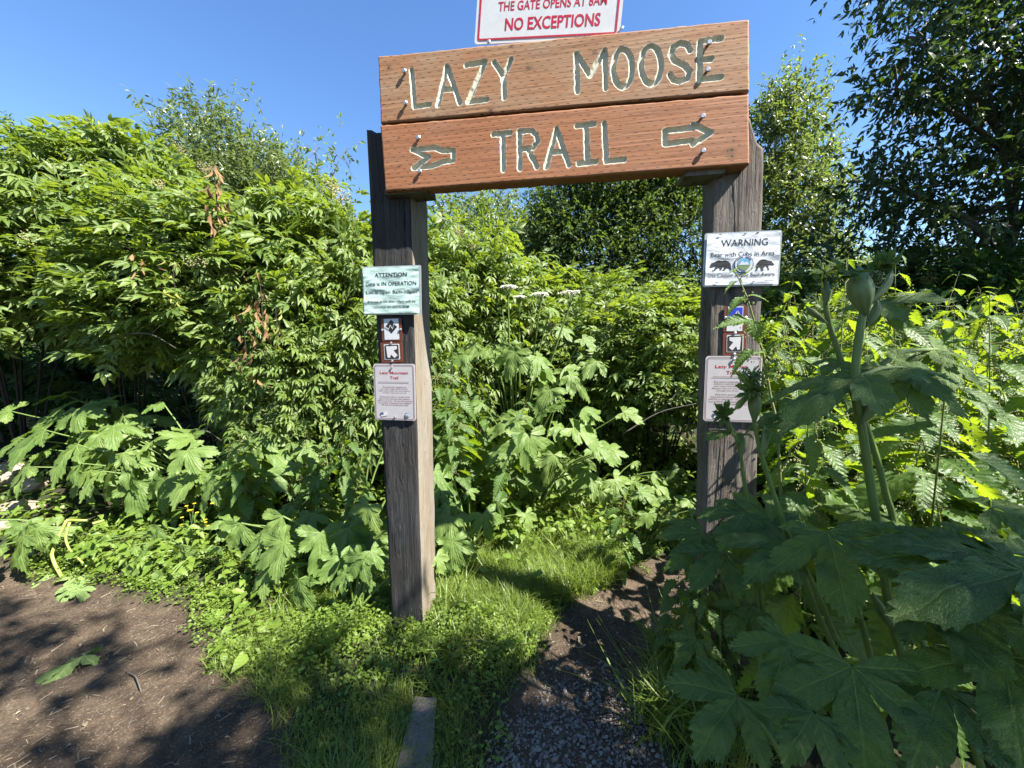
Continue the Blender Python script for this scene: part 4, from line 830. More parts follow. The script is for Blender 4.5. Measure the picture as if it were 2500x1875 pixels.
parsnip('cow parsnip with pale leaves peeping past the left side of the blackened post', (-1.05, 2.5), [(900, 1235, 2.2, .19, (-.3, .6), .7), (870, 1280, 2.15, .17, (-.6, .5), .6), (915, 1320, 2.1, .18, (-.2, .9), .7), (905, 1100, 2.6, .15, (-.5, .5), .5)])
# in the gate opening
parsnip('tall cow parsnip with white flower heads in the gate opening', (.05, 3.35), [(1258, 860, 3.0, .27, (-.3, .6), .7), (1310, 870, 3.0, .26, (.6, .5), .7), (1343, 950, 2.9, .24, (-.4, .6), .7), (1390, 915, 2.95, .27, (.8, .6), .7), (1200, 850, 3.1, .2, (-.9, .2), .5), (1370, 800, 3.2, .17, (.3, .3), .6)], flower=[(1240, 706, 3.1, .06), (1268, 731, 3.15, .035), (1318, 724, 3.1, .06), (1392, 719, 3.05, .085)])
parsnip('big cow parsnip with broad pale leaves in the middle of the gate opening', (.15, 2.95), [(1289, 1060, 2.5, .28, (.1, .8), .9), (1262, 1020, 2.6, .24, (-.7, .2), .7), (1400, 1045, 2.55, .27, (.8, .5), .7), (1352, 1110, 2.45, .22, (-.2, .8), .9), (1420, 1000, 2.65, .22, (.7, .2), .6), (1330, 1000, 2.7, .22, (.1, -.1), .5), (1230, 1090, 2.5, .2, (-.8, .5), .7), (1450, 1090, 2.5, .2, (.9, .5), .7)])
parsnip('low cow parsnip with yellow-green leaves just right of the blackened post', (-.3, 2.5), [(1100, 1260, 2.15, .19, (-.6, .5), .8), (1180, 1255, 2.2, .18, (.3, .7), .8), (1105, 1320, 2.05, .17, (.2, .8), .9), (1075, 1240, 2.2, .16, (.3, .5), .7), (1085, 1360, 1.98, .12, (-.3, .8), .8), (1060, 1150, 2.4, .17, (.5, .5), .6)])
parsnip('cow parsnip with spread leaves by the grass in the gate opening', (.2, 3.1), [(1240, 1130, 2.9, .22, (-.4, .4), .8), (1290, 1160, 2.85, .21, (.4, .5), .8), (1360, 1150, 2.9, .2, (-.5, .4), .8), (1205, 1170, 2.8, .18, (-.7, .5), .8)])
parsnip('low cow parsnip under the dark hollow in the gate opening', (.75, 3.15), [(1440, 1160, 2.9, .22, (-.6, .3), .8), (1500, 1170, 2.9, .23, (.5, .4), .8), (1560, 1200, 2.8, .2, (.8, .4), .8), (1470, 1200, 2.8, .18, (-.1, .6), .9), (1590, 1160, 3.0, .2, (.7, .2), .6)])
parsnip('cow parsnip with one pale leaf beside the foot of the brown post', (.95, 2.6), [(1690, 1225, 2.35, .13, (-.8, -.1), .6), (1660, 1270, 2.3, .15, (-.6, .5), .7), (1710, 1290, 2.3, .14, (.5, .6), .7)])

# the foreground cow parsnips at the right, traced stem by stem
def near_stem(o_, pts, rad, name='stem', mat='stem', n=12):
    P = smooth_path([at(*p) for p in pts], 5); rr_ = np.interp(np.linspace(0, 1, len(P)), np.linspace(0, 1, len(rad)), rad) * (.66 if mat == 'stem' else 1); g = Geo(); n = 24 if mat == 'stem' else n; V, F, uv = tube(P, rr_, n); cc = np.repeat(P, n, 0); th = np.tile(np.arange(n) / n * 2 * math.pi, len(P)); V = cc + (V - cc) * (1 + (.05 * np.cos(6 * th) if n == 24 else 0 * th))[:, None]; g.add(V, F, uv); return g.build(name, M[mat], o_)
def sheath(o_, p0, p1, wid, side, name='bud_sheath'):
    """a swollen leaf sheath: an inflated pod from p0 to p1"""
    a, b = at(*p0), at(*p1); n = 12; s = np.linspace(0, 1, n); bow = np.array([side, -.15, 0]) * np.linalg.norm(b - a) * .12
    c = a + (b - a) * s[:, None] + bow * np.sin(s * math.pi)[:, None]; r_ = wid * .72 * np.clip(np.sin(np.clip(s ** 1.15 * .93 + .06, 0, 1) * math.pi) ** .9, .10, 1); V, F, uv = tube(c, r_, 30); cc = np.repeat(c, 30, 0); th = np.tile(np.arange(30) / 30 * 2 * math.pi, n); sv = np.repeat(s, 30); V = cc + (V - cc) * (1 + .10 * np.abs(np.cos(3 * th + 1.2 * sv)) - .22 * np.exp(-((th - 4.4) / .16) ** 2) * sv)[:, None]; g = Geo(); g.add(V, F, uv); return g.build(name, M['bud'], o_)
def tuft(o_, p, Y, size, n=7, spread=1.0, mat='parsnip_near', seed=0, up=.9):
    """a tuft of small unfolding leaves"""
    r0 = np.random.default_rng(seed); c = at(*p, Y); g = Geo(); D = nrm(r0.normal(size=(n, 3)) * spread + [0, 0, up]); N = nrm(r0.normal(size=(n, 3)) * .6 + [0, -.6, .5])
    pick_inst(g, T_LOBED, frames(np.repeat(c[None], n, 0) + r0.normal(size=(n, 3)) * size * .12, D, N, np.stack([size * .6 * (.7 + .5 * r0.random(n)), size * (.7 + .5 * r0.random(n)), size * (.7 + .5 * r0.random(n))], 1)), r0.random(n)); return g.build('young_leaves', M[mat], o_)
def curls(o_, p, Y, R0, n=30, seed=0):
    """the packed green flower head breaking out of its sheath"""
    r0 = np.random.default_rng(seed); c = at(*p, Y); g = Geo()
    for k in range(n):
        e = nrm(r0.normal(size=3) + [0, 0, .8]); q = c + e * R0 * (.5 + .5 * r0.random()); side = nrm(np.cross(e, r0.normal(size=3)))
        pts = smooth_path([c, (c + q) / 2 + side * R0 * .25, q, q + side * R0 * .25 - e * R0 * .1], 3); V, F, uv = tube(pts, np.linspace(.0022, .0011, len(pts)), 5); g.add(V, F, uv)
    return g.build('flower_bud', M['bud'], o_)
def fleaf(o_, pb, pt, Yb, Yt, size=None, roll=0.0, face=.4, tpl=0, wsc=1.0, mat='parsnip_near', name='leaf', stalk=None):
    """blade from picture point pb to picture point pt; face 0 = seen edge-on from above, 1 = turned to the viewer"""
    a, b = at(*pb, Yb), at(*pt, Yt); d = b - a; L = (np.linalg.norm(d) if size is None else size) * .93; D = nrm(d)
    view = nrm(np.array([0, 0, CAM_H]) - a); N = nrm(np.array([0, 0, 1.0]) * (1 - face) + view * face); X = nrm(np.cross(D, N)); N = nrm(N * math.cos(roll) + X * math.sin(roll))
    # the blade template droops, so raise its start a little
    o = leaf_child(o_, a, D + np.cross(X, D) * .12, N, L, T_LOBED_N[tpl], M[mat], wsc, name=name)
    if stalk is not None: V, F, uv = limb(at(*stalk), a, .007, .004, .0, 8, bend=(0, 0, .08)); g = Geo(); g.add(V, F, uv); g.build('petiole', M['stem'], o_)
    return o
GP = 'tall cow parsnips in the right foreground'
o1 = thing('cow_parsnip', (at(2290, 2376, .85)[0], .85, 0), 'tallest cow parsnip in the foreground with a thick stem and swollen dark bud', 'plant', GP)
near_stem(o1, [(2300, 2376, .86), (2245, 1800, .86), (2210, 1627, .86), (2186, 1546, .86), (2170, 1480, .86), (2147, 1314, .86), (2131, 1220, .86), (2104, 1043, .86), (2091, 980, .86), (2089, 895, .86), (2102, 790, .86), (2111, 750, .86)], [.017, .016, .0145, .0135, .013, .013, .0125, .012, .011])
sheath(o1, (2114, 770, .855), (2098, 650, .86), .030, -.5); sheath(o1, (2118, 745, .85), (2178, 655, .86), .013, .6); sheath(o1, (2100, 1035, .85), (2128, 962, .85), .016, .9); sheath(o1, (2192, 1545, .85), (2130, 1446, .84), .014, -.4); sheath(o1, (2112, 800, .87), (2142, 730, .87), .012, .9)
tuft(o1, (2075, 668), .85, .045, 6, .8, seed=3); tuft(o1, (2150, 660), .87, .05, 7, .7, seed=4); curls(o1, (2120, 690), .86, .036, 40, 5)
fleaf(o1, (2203, 897), (2400, 1005), .86, .80, face=.35, tpl=2, stalk=(2100, 920, .86)); fleaf(o1, (2195, 900), (2145, 985), .86, .80, face=.5, tpl=1, wsc=1.2); fleaf(o1, (2106, 912), (1885, 1020), .86, .82, face=.02, tpl=0, wsc=.8)
fleaf(o1, (2275, 853), (2165, 878), 1.0, .98, size=.12, face=.3, tpl=1, wsc=1.1); fleaf(o1, (2285, 853), (2400, 925), 1.0, .95, size=.15, face=.3, tpl=0, stalk=(2096, 930, .88))
fleaf(o1, (2130, 745), (2270, 690), .95, .98, face=.15, tpl=0, wsc=.8, stalk=(2112, 790, .87)); fleaf(o1, (2150, 745), (2210, 800), .95, .9, face=.4, tpl=2)
o2 = thing('cow_parsnip', (at(2230, 2250, .98)[0], .98, 0), 'cow parsnip behind the tallest one, its yellow-lit stem topped by an opening bud', 'plant', GP)
near_stem(o2, [(2250, 2250, .98), (2195, 1400, .98), (2161, 1199, .98), (2123, 1064, .98), (2081, 960, .98), (2062, 905, .98), (2047, 861, .98), (2022, 781, .98), (2016, 735, .98)], [.014, .012, .011, .0105, .010, .0095, .009])
sheath(o2, (2016, 745, .975), (2014, 680, .98), .014, .3); sheath(o2, (2020, 790, .97), (1966, 746, .98), .009, -.3); tuft(o2, (2004, 672), .97, .045, 6, .7, seed=6); curls(o2, (2030, 690), .975, .026, 26, 7)
fleaf(o2, (2050, 880), (2000, 905), .98, .95, face=.4, tpl=1); fleaf(o2, (2090, 985), (1960, 960), .98, 1.0, face=.1, tpl=0)
o3 = thing('cow_parsnip', (at(2130, 2300, .9)[0], .9, 0), 'cow parsnip with a leafy-topped bud in front of the Lazy Moose sign', 'plant', GP)
near_stem(o3, [(2160, 2300, .9), (2085, 1720, .9), (2039, 1590, .9), (1990, 1485, .9), (1946, 1359, .9), (1925, 1310, .9), (1895, 1224, .9), (1861, 1119, .9), (1849, 1068, .9), (1840, 1020, .9)], [.012, .0105, .0095, .0085, .008, .0075, .0065])
sheath(o3, (1841, 1030, .895), (1838, 945, .9), .018, .2); sheath(o3, (1858, 1112, .89), (1866, 1035, .9), .012, .5); sheath(o3, (1946, 1365, .89), (1902, 1330, .89), .009, -.4); tuft(o3, (1838, 950), .89, .055, 8, 1.0, seed=8, up=.35); curls(o3, (1832, 925), .9, .035, 34, 9)
fleaf(o3, (1866, 1045), (1930, 985), .9, .95, face=.2, tpl=0, wsc=.6)
o4 = thing('cow_parsnip', (at(1900, 2200, 1.0)[0], 1.0, 0), 'small cow parsnip with a bright unfolding tip below the Lazy Moose sign', 'plant', GP)
near_stem(o4, [(1960, 2200, 1.0), (1850, 1400, 1.0), (1815, 1161, 1.0), (1811, 1127, 1.0), (1798, 1072, 1.0), (1780, 1030, 1.0)], [.009, .0075, .006, .005]); sheath(o4, (1790, 1060, .99), (1770, 1012, 1.0), .009, -.3); sheath(o4, (1806, 1115, .99), (1812, 1058, 1.0), .0095, .4); tuft(o4, (1766, 1012), .99, .04, 6, .6, seed=10)
fleaf(o4, (1795, 1055), (1722, 1057), 1.0, .95, face=.02, tpl=0, wsc=.7)
o5 = thing('cow_parsnip', (at(2150, 2100, .72)[0], .72, 0), 'cow parsnip with large shaded leaves hanging at the lower right', 'plant', GP)
B5 = (2200, 1950, .74)
fleaf(o5, (2019, 1298), (2068, 1470), .80, .70, size=.17, face=.6, tpl=2, wsc=1.15, stalk=(2150, 1700, .8)); fleaf(o5, (1885, 1285), (1815, 1210), .96, 1.0, size=.13, face=.55, tpl=1, stalk=(2010, 1500, .92)); fleaf(o5, (1890, 1285), (1950, 1240), .96, .98, size=.09, face=.4, tpl=2)
fleaf(o5, (1925, 1326), (1815, 1407), .86, .80, face=.4, tpl=0, wsc=.8, stalk=(2040, 1560, .85)); fleaf(o5, (2080, 1627), (2110, 1830), .64, .57, size=.165, face=.7, tpl=0, wsc=1.1, stalk=(2150, 1900, .7)); fleaf(o5, (1925, 1562), (1866, 1730), .72, .66, size=.14, face=.65, tpl=2, stalk=(2080, 1850, .75)); fleaf(o5, (1986, 1741), (1900, 1868), .62, .57, face=.6, tpl=1, stalk=(2100, 1900, .7))
fleaf(o5, (1800, 1700), (1690, 1850), .78, .7, size=.16, face=.6, tpl=0, wsc=1.1, stalk=(1960, 1950, .78)); fleaf(o5, (1960, 1700), (1990, 1790), .74, .7, face=.5, tpl=1); fleaf(o5, (2240, 1880), (2230, 1960), .6, .55, size=.10, face=.7, tpl=2)
o6 = thing('cow_parsnip', (at(1860, 2050, .98)[0], .98, 0), 'cow parsnip with dark leaves crowding the foot of the brown post', 'plant', GP)
fleaf(o6, (1820, 1253), (1745, 1345), .98, .90, size=.15, face=.5, tpl=1, wsc=1.1, stalk=(1850, 1500, 1.0)); fleaf(o6, (1718, 1302), (1620, 1395), 1.05, .98, size=.15, face=.35, tpl=0, wsc=.9, stalk=(1800, 1500, 1.03)); fleaf(o6, (1763, 1345), (1672, 1440), .97, .9, size=.14, face=.45, tpl=2, stalk=(1820, 1560, 1.0)); fleaf(o6, (1850, 1350), (1880, 1450), 1.0, .95, size=.12, face=.5, tpl=1); fleaf(o6, (1830, 1480), (1760, 1560), .98, .92, size=.11, face=.5, tpl=2, stalk=(1860, 1650, .98)); fleaf(o6, (1700, 1560), (1650, 1620), 1.1, 1.06, size=.09, face=.5, tpl=0, stalk=(1740, 1700, 1.1))
o7 = thing('cow_parsnip', (at(2480, 2100, .68)[0], .68, 0), 'cow parsnip spreading very large flat leaves across the right edge', 'plant', GP)
fleaf(o7, (2420, 1358), (2160, 1335), .62, .66, size=.20, face=.22, tpl=2, wsc=.95, stalk=(2520, 1900, .7)); fleaf(o7, (2500, 1395), (2210, 1455), .58, .56, size=.23, face=.35, tpl=0, wsc=.9); fleaf(o7, (2440, 1350), (2620, 1345), .62, .64, size=.2, face=.3, tpl=1); fleaf(o7, (2160, 1312), (2410, 1300), .86, .90, size=.22, face=.12, tpl=0, wsc=.9, stalk=(2330, 1700, .85)); fleaf(o7, (2370, 1480), (2400, 1620), .62, .56, size=.14, face=.55, tpl=1, wsc=1.2, stalk=(2450, 1850, .65)); fleaf(o7, (2250, 1475), (2330, 1540), .66, .6, size=.12, face=.4, tpl=2); fleaf(o7, (2450, 1600), (2480, 1760), .58, .52, size=.15, face=.6, tpl=0, wsc=1.2); fleaf(o7, (2300, 1680), (2240, 1830), .6, .54, size=.15, face=.6, tpl=2, wsc=1.1, stalk=(2420, 1950, .62)); fleaf(o7, (2420, 1240), (2560, 1270), .9, .85, size=.14, face=.25, tpl=1, stalk=(2420, 1700, .85)); fleaf(o7, (2180, 1285), (2100, 1250), .95, 1.0, size=.13, face=.2, tpl=1)
near_stem(o7, [(2330, 2100, .72), (2290, 1680, .74), (2250, 1560, .76), (2225, 1500, .78)], [.011, .009, .008], 'petiole'); near_stem(o7, [(2330, 2100, .68), (2290, 1640, .7), (2275, 1500, .7)], [.009, .006], 'petiole')

# nettles: variants with stem, leaves and hanging flower strings
def nettle_meshes(seed, H, npair, leafs, tipsmall=.35, lean=.12):
    r0 = np.random.default_rng(seed); a = r0.random() * 6.28; top = np.array([math.cos(a) * lean * H, math.sin(a) * lean * H, H])
    pts = smooth_path([np.zeros(3), top * [.35, .35, .5], top], 6); gs = Geo(); gs.add(*tube(pts, np.linspace(.0038, .0014, len(pts)), 6, False)); gl = Geo(); gf = Geo()
    for k in range(npair):
        s = .12 + .86 * (k / (npair - 1)) ** .85; i = s * (len(pts) - 1); c = pts[int(i)] + (pts[min(len(pts) - 1, int(i) + 1)] - pts[int(i)]) * (i % 1)
        sz = leafs * (.75 + .5 * math.sin(min(1, s * 1.25) * math.pi * .8)) * (1 if s < .75 else 1 - (s - .75) / .25 * (1 - tipsmall))
        az = k * math.pi / 2 + .4 * r0.normal() + a
        for q in (0, math.pi):
            d = np.array([math.cos(az + q), math.sin(az + q), .25 if s < .9 else .8]); e = c + nrm(d) * sz * .28; gs.add(*tube([c, e], [.0016, .0011], 4, False))
            D = nrm(d * [1, 1, 0] + [0, 0, -.15 - .45 * r0.random()]); gl.inst(T_NETTLE[r0.integers(3)], frames(e[None], D[None], nrm(np.array([.25 * r0.normal(), .25 * r0.normal(), 1]))[None], sz * (.85 + .3 * r0.random())), r0.random())
            if s > .4 and s < .95:
                for j in range(2):
                    dd = nrm(np.array([math.cos(az + q + r0.normal() * .6), math.sin(az + q + r0.normal() * .6), -.3])) * .05; m = smooth_path([c, c + dd, c + dd * 1.5 - [0, 0, .04]], 4)
                    for u in m[2:]: gf.add(*tube([u - [0, 0, .003], u + r0.normal(size=3) * .002, u + [0, 0, .003]], [.001, .0026, .001], 4, False))
    return gs.mesh('nettle_stem', M['nettle_stem']), gl.mesh('nettle_leaves', M['nettle']), gf.mesh('nettle_flowers', M['catkin'])
NV = [nettle_meshes(41, 1.2, 13, .155), nettle_meshes(42, 1.1, 12, .165), nettle_meshes(43, 1.3, 14, .145), nettle_meshes(44, .95, 11, .16), nettle_meshes(45, 1.15, 13, .17)]
def nettle_proto(v, label, group):
    o_ = thing('stinging_nettle', (0, 0, 0), label, 'plant', group)
    for nm, me in zip(('stem', 'leaves', 'blossoms'), v): c = bpy.data.objects.new(nm, me); COL.objects.link(c); c.parent = o_
    return o_
def place(o_, x, y, rz, s): o_.location = (x, y, float(gz(x, y)[0])); o_.rotation_euler = (.08 * rng.normal(), .08 * rng.normal(), rz); o_.scale = (s, s, s * (.9 + .2 * rng.random()))
used = set()
def nettle(x, y, s, label, group, v=None):
    v = int(rng.integers(len(NV))) if v is None else v
    if v not in used: used.add(v); o_ = nettle_proto(NV[v], label, group); PROTO[v] = o_
    else: o_ = copy_tree(PROTO[v]); tag(o_, label, 'plant', group)
    place(o_, x, y, rng.random() * 6.28, s); return o_
PROTO = {}
LN = 'stinging nettle in the dense sunlit patch right of the brown post'
pts = [(1.12, 1.37), (1.0, 1.27), (1.3, 1.2), (1.46, 1.34), (1.6, 1.22), (1.75, 1.4)]
tries = 0
while len(pts) < 110 and tries < 8000:
    tries += 1; y = 1.25 + 2.6 * rng.random() ** 1.5; px = 1860 + 780 * rng.random(); x = (px - 1250) / FPX * y
    if x < 1.28 + .45 * (y - 1.25): continue
    if min([9] + [math.hypot(x - a, y - b) for a, b in pts]) < .13: continue
    pts.append((x, y))
for x, y in pts: nettle(x, y, .98 + .30 * rng.random() + .10 * (y > 1.6) + .10 * (y > 2.2), LN, 'nettles right of the brown post')
LN2 = 'stinging nettle in the bright leafy clump between the gate posts, near the blackened one'
for k in range(26):
    px = 1035 + 190 * rng.random(); y = 2.55 + .9 * rng.random(); nettle((px - 1250) / FPX * y, y, .75 + .35 * rng.random(), LN2, 'nettles behind the blackened post')
LN3 = 'stinging nettle among the leaves left of the blackened post'
for k in range(20):
    px = 560 + 330 * rng.random(); y = 2.35 + .8 * rng.random(); nettle((px - 1250) / FPX * y, y, .45 + .35 * rng.random(), LN3, 'nettles left of the blackened post')
LN4 = 'low nettle in the shade at the foot of the brown post'
for (px, py) in [(1660, 1700), (1720, 1650), (1760, 1720), (1690, 1600), (1800, 1680), (1850, 1760), (1900, 1700), (1640, 1640)]:
    q = ground(px, py); nettle(q[0], q[1], .33 + .2 * rng.random(), LN4, 'low nettles at the brown post')
nettle(.62, 2.15, .62, 'single nettle with a pale top rising by the trail, just left of the brown post', 'nettles behind the blackened post', 3)
# the nettle growing up in front of the bear warning
on = thing('stinging_nettle', (at(1905, 1400, 1.22)[0], 1.22, 0), 'tall slender nettle rising in front of the bear warning notice', 'plant', 'nettles right of the brown post')
NZ = lambda x, y: (1680 + x / 3.19, 540 + y / 3.19)
near_stem(on, [(*NZ(760, 2900), 1.22), (*NZ(700, 1700), 1.23), (*NZ(640, 1350), 1.24), (*NZ(590, 1050), 1.24), (*NZ(555, 930), 1.24), (*NZ(510, 760), 1.24), (*NZ(460, 600), 1.24), (*NZ(390, 440), 1.24), (*NZ(365, 395), 1.24)], [.0045, .004, .0032, .0024, .0014], 'stem', 'nettle_stem', 7)
gl = Geo(); gf = Geo()
for (b, e, wf, f) in [((440, 590), (300, 690), .8, .2), ((470, 578), (625, 578), .7, .25), ((500, 770), (222, 815), .85, .45), ((515, 780), (545, 935), 1.5, .9), ((500, 1000), (335, 1130), .9, .3), ((690, 1005), (800, 1110), .8, .5), ((600, 1030), (520, 1010), .5, .5), ((390, 450), (415, 455), .5, .5), ((400, 460), (525, 335), .45, .2), ((380, 470), (280, 525), .5, .2), ((370, 400), (335, 370), .5, .5), ((365, 395), (385, 350), .4, .5), ((620, 1190), (720, 1190), .9, .3), ((620, 1180), (700, 1250), .8, .6)]:
    pb, pe = at(*NZ(*b), 1.235), at(*NZ(*e), 1.20); L = np.linalg.norm(pe - pb); view = nrm(np.array([0, 0, CAM_H]) - pb); N = nrm(np.array([0, 0, 1]) * (1 - f) + view * f)
    gl.inst(T_NETTLE[len(gl.v) % 3], frames(pb[None], (pe - pb)[None] + [0, 0, .1 * L], N[None], np.array([[L * wf, L, L]])), .2 + .6 * rng.random())
for (x, y) in [(440, 600), (480, 620), (430, 840), (450, 870), (560, 1020), (600, 1060), (480, 1070), (660, 1040), (690, 1060), (610, 1250)]:
    c = at(*NZ(x, y), 1.225)
    for j in range(9): u = c + rng.normal(size=3) * [.009, .006, .012]; gf.add(*tube([u - [0, 0, .003], u, u + [0, 0, .003]], [.001, .0024, .001], 4, False))
gl.build('leaves', M['nettle'], on); gf.build('blossoms', M['catkin'], on)

# ------------------------------------------------------------------ grass, ground herbs, litter, gravel
def scatter(n, x0, x1, y0, y1, fn):
    x = x0 + (x1 - x0) * rng.random(n); y = y0 + (y1 - y0) * rng.random(n); p = fn(x, y); k = rng.random(n) < p; return x[k], y[k]
def veg(x, y, edge=.05):
    r, l = trail_masks(x, y); p3 = np.stack([x, y, x * 0], -1); j = .10 * (vnoise(p3 * 6 + 5) - .5) + .06 * (vnoise(p3 * 17) - .5)
    a, b = (ground(1013, 1715) + ground(1066, 1715)) / 2, (ground(1054, 1900) + ground(962, 1900)) / 2; tt = np.clip((y - a[1]) / (b[1] - a[1]), 0, 1)
    pl = (np.abs(x - a[0] - tt * (b[0] - a[0])) < .042 + .02 * (vnoise(p3 * 30) - .5)) & (y < a[1])
    return np.clip((-(np.maximum(r, l) + j) + edge) / .10, 0, 1) * ~pl
def grassy(x, y):
    p3 = np.stack([x, y, x * 0], -1); patch = np.clip((vnoise(p3 * 3.2 + 31) - .28) * 2.4, .08, 1)
    a = ((x > -1.35) & (x < .25) & (y < 2.15)) * 1.0; b = ((x > -.42) & (x < 1.5) & (y > 1.7) & (y < 3.3)) * 1.0; c = ((x > .45) & (x < 1.0) & (y < 1.7)) * .6
    return np.clip(a + b + c, 0, 1) * patch * veg(x, y)
def blade_tpl(w=.03, bend=.5):
    s = np.linspace(0, 1, 5); V, UV = [], []
    for q in s: hw = w / 2 * (1 - q ** 1.6) + .001; y = q * (1 - .25 * bend * q); z = bend * q * q; V += [(-hw, z, y), (hw, z, y)]; UV += [(q, -.1), (q, .1)]
    return np.array(V), *grid_faces(5, 2), np.array(UV)
T_BL = [blade_tpl(.035, .3), blade_tpl(.03, .7), blade_tpl(.04, 1.0)]
def upright(x, y, z, s, lean):
    n = len(x); az = rng.random(n) * 6.283; Mx = np.zeros((n, 4, 4)); ca, sa = np.cos(az), np.sin(az); sx = s * (.7 + .6 * rng.random(n))
    Mx[:, 0, 0], Mx[:, 1, 0] = ca * sx, sa * sx; Mx[:, 0, 1], Mx[:, 1, 1] = -sa * s, ca * s; Mx[:, 2, 2] = s; Mx[:, 0, 2] = lean * rng.normal(size=n) * s; Mx[:, 1, 2] = lean * rng.normal(size=n) * s
    Mx[:, 0, 3], Mx[:, 1, 3], Mx[:, 2, 3], Mx[:, 3, 3] = x, y, z, 1; return Mx
g = Geo(); x, y = scatter(170000, -1.4, 1.5, .95, 3.3, grassy)
p3 = np.stack([x, y, x * 0], -1); hh = (.035 + .10 * vnoise(p3 * 4.0 + 2) ** 1.5) * (.5 + .9 * rng.random(len(x))) * np.where((y > 1.9) & (x > -.1), 1.15, 1.0)
pick_inst(g, T_BL, upright(x, y, gz(x, y) - .005, hh, .35))
for (px, py, n, L) in [(1400, 1290, 150, .26), (1350, 1350, 120, .2), (1090, 1510, 90, .2), (1650, 1640, 200, .22), (1620, 1760, 200, .22), (1100, 1600, 70, .18), (700, 1530, 70, .13), (600, 1560, 50, .12)]:
    c = ground(px, py); x = c[0] + .05 * rng.normal(size=n); y = c[1] + .05 * rng.normal(size=n); pick_inst(g, T_BL[1:], upright(x, y, gz(x, y), L * (.6 + .5 * rng.random(n)), .4))
tag(g.build('grass', M['grass'], smooth=True), kind='stuff')
# small-leaved herbs (chickweed) heaped round the post foot and along the path edges
g = Geo()
def herb_d(x, y):
    p3 = np.stack([x, y, x * 0], -1); m = .7 * np.exp(-((x + .75) / .3) ** 2 - ((y - 1.6) / .25) ** 2) + .7 * np.exp(-((x + .15) / .3) ** 2 - ((y - 1.55) / .22) ** 2) + .14 * (x > -1.1) * (x < .2) * (y < 1.8)
    e = .9 * ((y > 1.72) & (y < 3.0) & (x < 1.2)) + .9 * ((x < -1.0) & (y > 1.45)) ; return np.clip(m + e * np.where(x < -1.0, .8, vnoise(p3 * 2.5 + 77) > .5), 0, 1) * np.clip((vnoise(p3 * 5 + 3) - .2) * 2, .25, 1) * veg(x, y, .03)
x, y = scatter(36000, -3.2, 1.3, 1.0, 3.0, herb_d); n = len(x)
hm = (.02 + .03 * rng.random(n)) + .15 * np.exp(-((x + .82) / .17) ** 2 - ((y - 1.66) / .15) ** 2) + .12 * np.exp(-((x + .22) / .24) ** 2 - ((y - 1.62) / .18) ** 2) + .02 * rng.random(n); z0 = gz(x, y)
k = np.repeat(np.arange(n), 5); zz = rng.random(len(k)) ** .6 * hm[k]; P = np.stack([x[k] + .012 * rng.normal(size=len(k)), y[k] + .012 * rng.normal(size=len(k)), z0[k] + zz], -1); D = rdir(len(k)) * [1, 1, .3] + [0, 0, .12]
pick_inst(g, [leaf_tpl(.72, 2, .2, .15, .4), leaf_tpl(.6, 2, .3, .3, .45)], frames(P, D, nrm(rdir(len(k)) * .5 + [0, -.15, 1]), .010 + .014 * rng.random(len(k))), np.repeat(rng.random(n), 5) * .6 + .4 * rng.random(len(k)))
# broader low leaves under the shrubs and on the banks
def low_d(x, y): p3 = np.stack([x, y, x * 0], -1); return veg(x, y, -.02) * np.clip((vnoise(p3 * 2.2 + 55) - .3) * 2.4, .35 * (x < -1.1), 1) * (1 - .75 * ((x > -.35) & (x < 1.0) & (y < 2.5))) * (y > 1.65 - .4 * (x < -1.1))
x, y = scatter(22000, -4.5, 3.2, 1.4, 4.6, low_d); n = len(x); P = np.stack([x, y, gz(x, y) + .03 + .16 * rng.random(n) * np.clip((y - 1.7) / .5, .2, 1)], -1)
pick_inst(g, [leaf_tpl(.7, 3, .15, .3, .35), leaf_tpl(.55, 3, .25, .3, .4), T_NETTLE[0]], frames(P, rdir(n) * [1, 1, .3] + [0, -.3, -.1], nrm(rdir(n) * .45 + [0, -.35, 1]), .035 + .05 * rng.random(n)))
tag(g.build('ground_cover', M['herb'], smooth=True), kind='stuff')
ph = (1 + 5 ** .5) / 2; ico = nrm(np.array([(-1, ph, 0), (1, ph, 0), (-1, -ph, 0), (1, -ph, 0), (0, -1, ph), (0, 1, ph), (0, -1, -ph), (0, 1, -ph), (ph, 0, -1), (ph, 0, 1), (-ph, 0, -1), (-ph, 0, 1)])); icf = np.array([(0, 11, 5), (0, 5, 1), (0, 1, 7), (0, 7, 10), (0, 10, 11), (1, 5, 9), (5, 11, 4), (11, 10, 2), (10, 7, 6), (7, 1, 8), (3, 9, 4), (3, 4, 2), (3, 2, 6), (3, 6, 8), (3, 8, 9), (4, 9, 5), (2, 4, 11), (6, 2, 10), (8, 6, 7), (9, 8, 1)])
ico0 = ico * (.8 + .4 * rng.random((12, 1))); ico0f = icf
# dry plant litter and wood chips on the bare soil
g = Geo(); chip = (np.array([[-.5, -.12, 0], [.5, -.16, .02], [.55, .1, .03], [-.45, .14, .01], [-.5, -.12, .08], [.5, -.16, .1], [.55, .1, .1], [-.45, .14, .08]]), np.array([(0, 3, 2, 1), (4, 5, 6, 7), (0, 1, 5, 4), (1, 2, 6, 5), (2, 3, 7, 6), (3, 0, 4, 7)]).ravel(), np.full(6, 4), np.zeros((8, 2)))
def bare_d(x, y): r, l = trail_masks(x, y); return np.clip(np.maximum(r * .5, l) / .1 + .35, 0, 1) * np.clip((vnoise(np.stack([x, y, x * 0], -1) * 3 + 13) - .2) * 2, .1, 1)
x, y = scatter(15000, -4, 1.6, .85, 3.0, bare_d); n = len(x); az = rng.random(n) * 6.28
s = .006 + .022 * rng.random(n) ** 3; Sx = np.stack([s, s * (.5 + 1.2 * rng.random(n)) * .5, s * .6], 1)
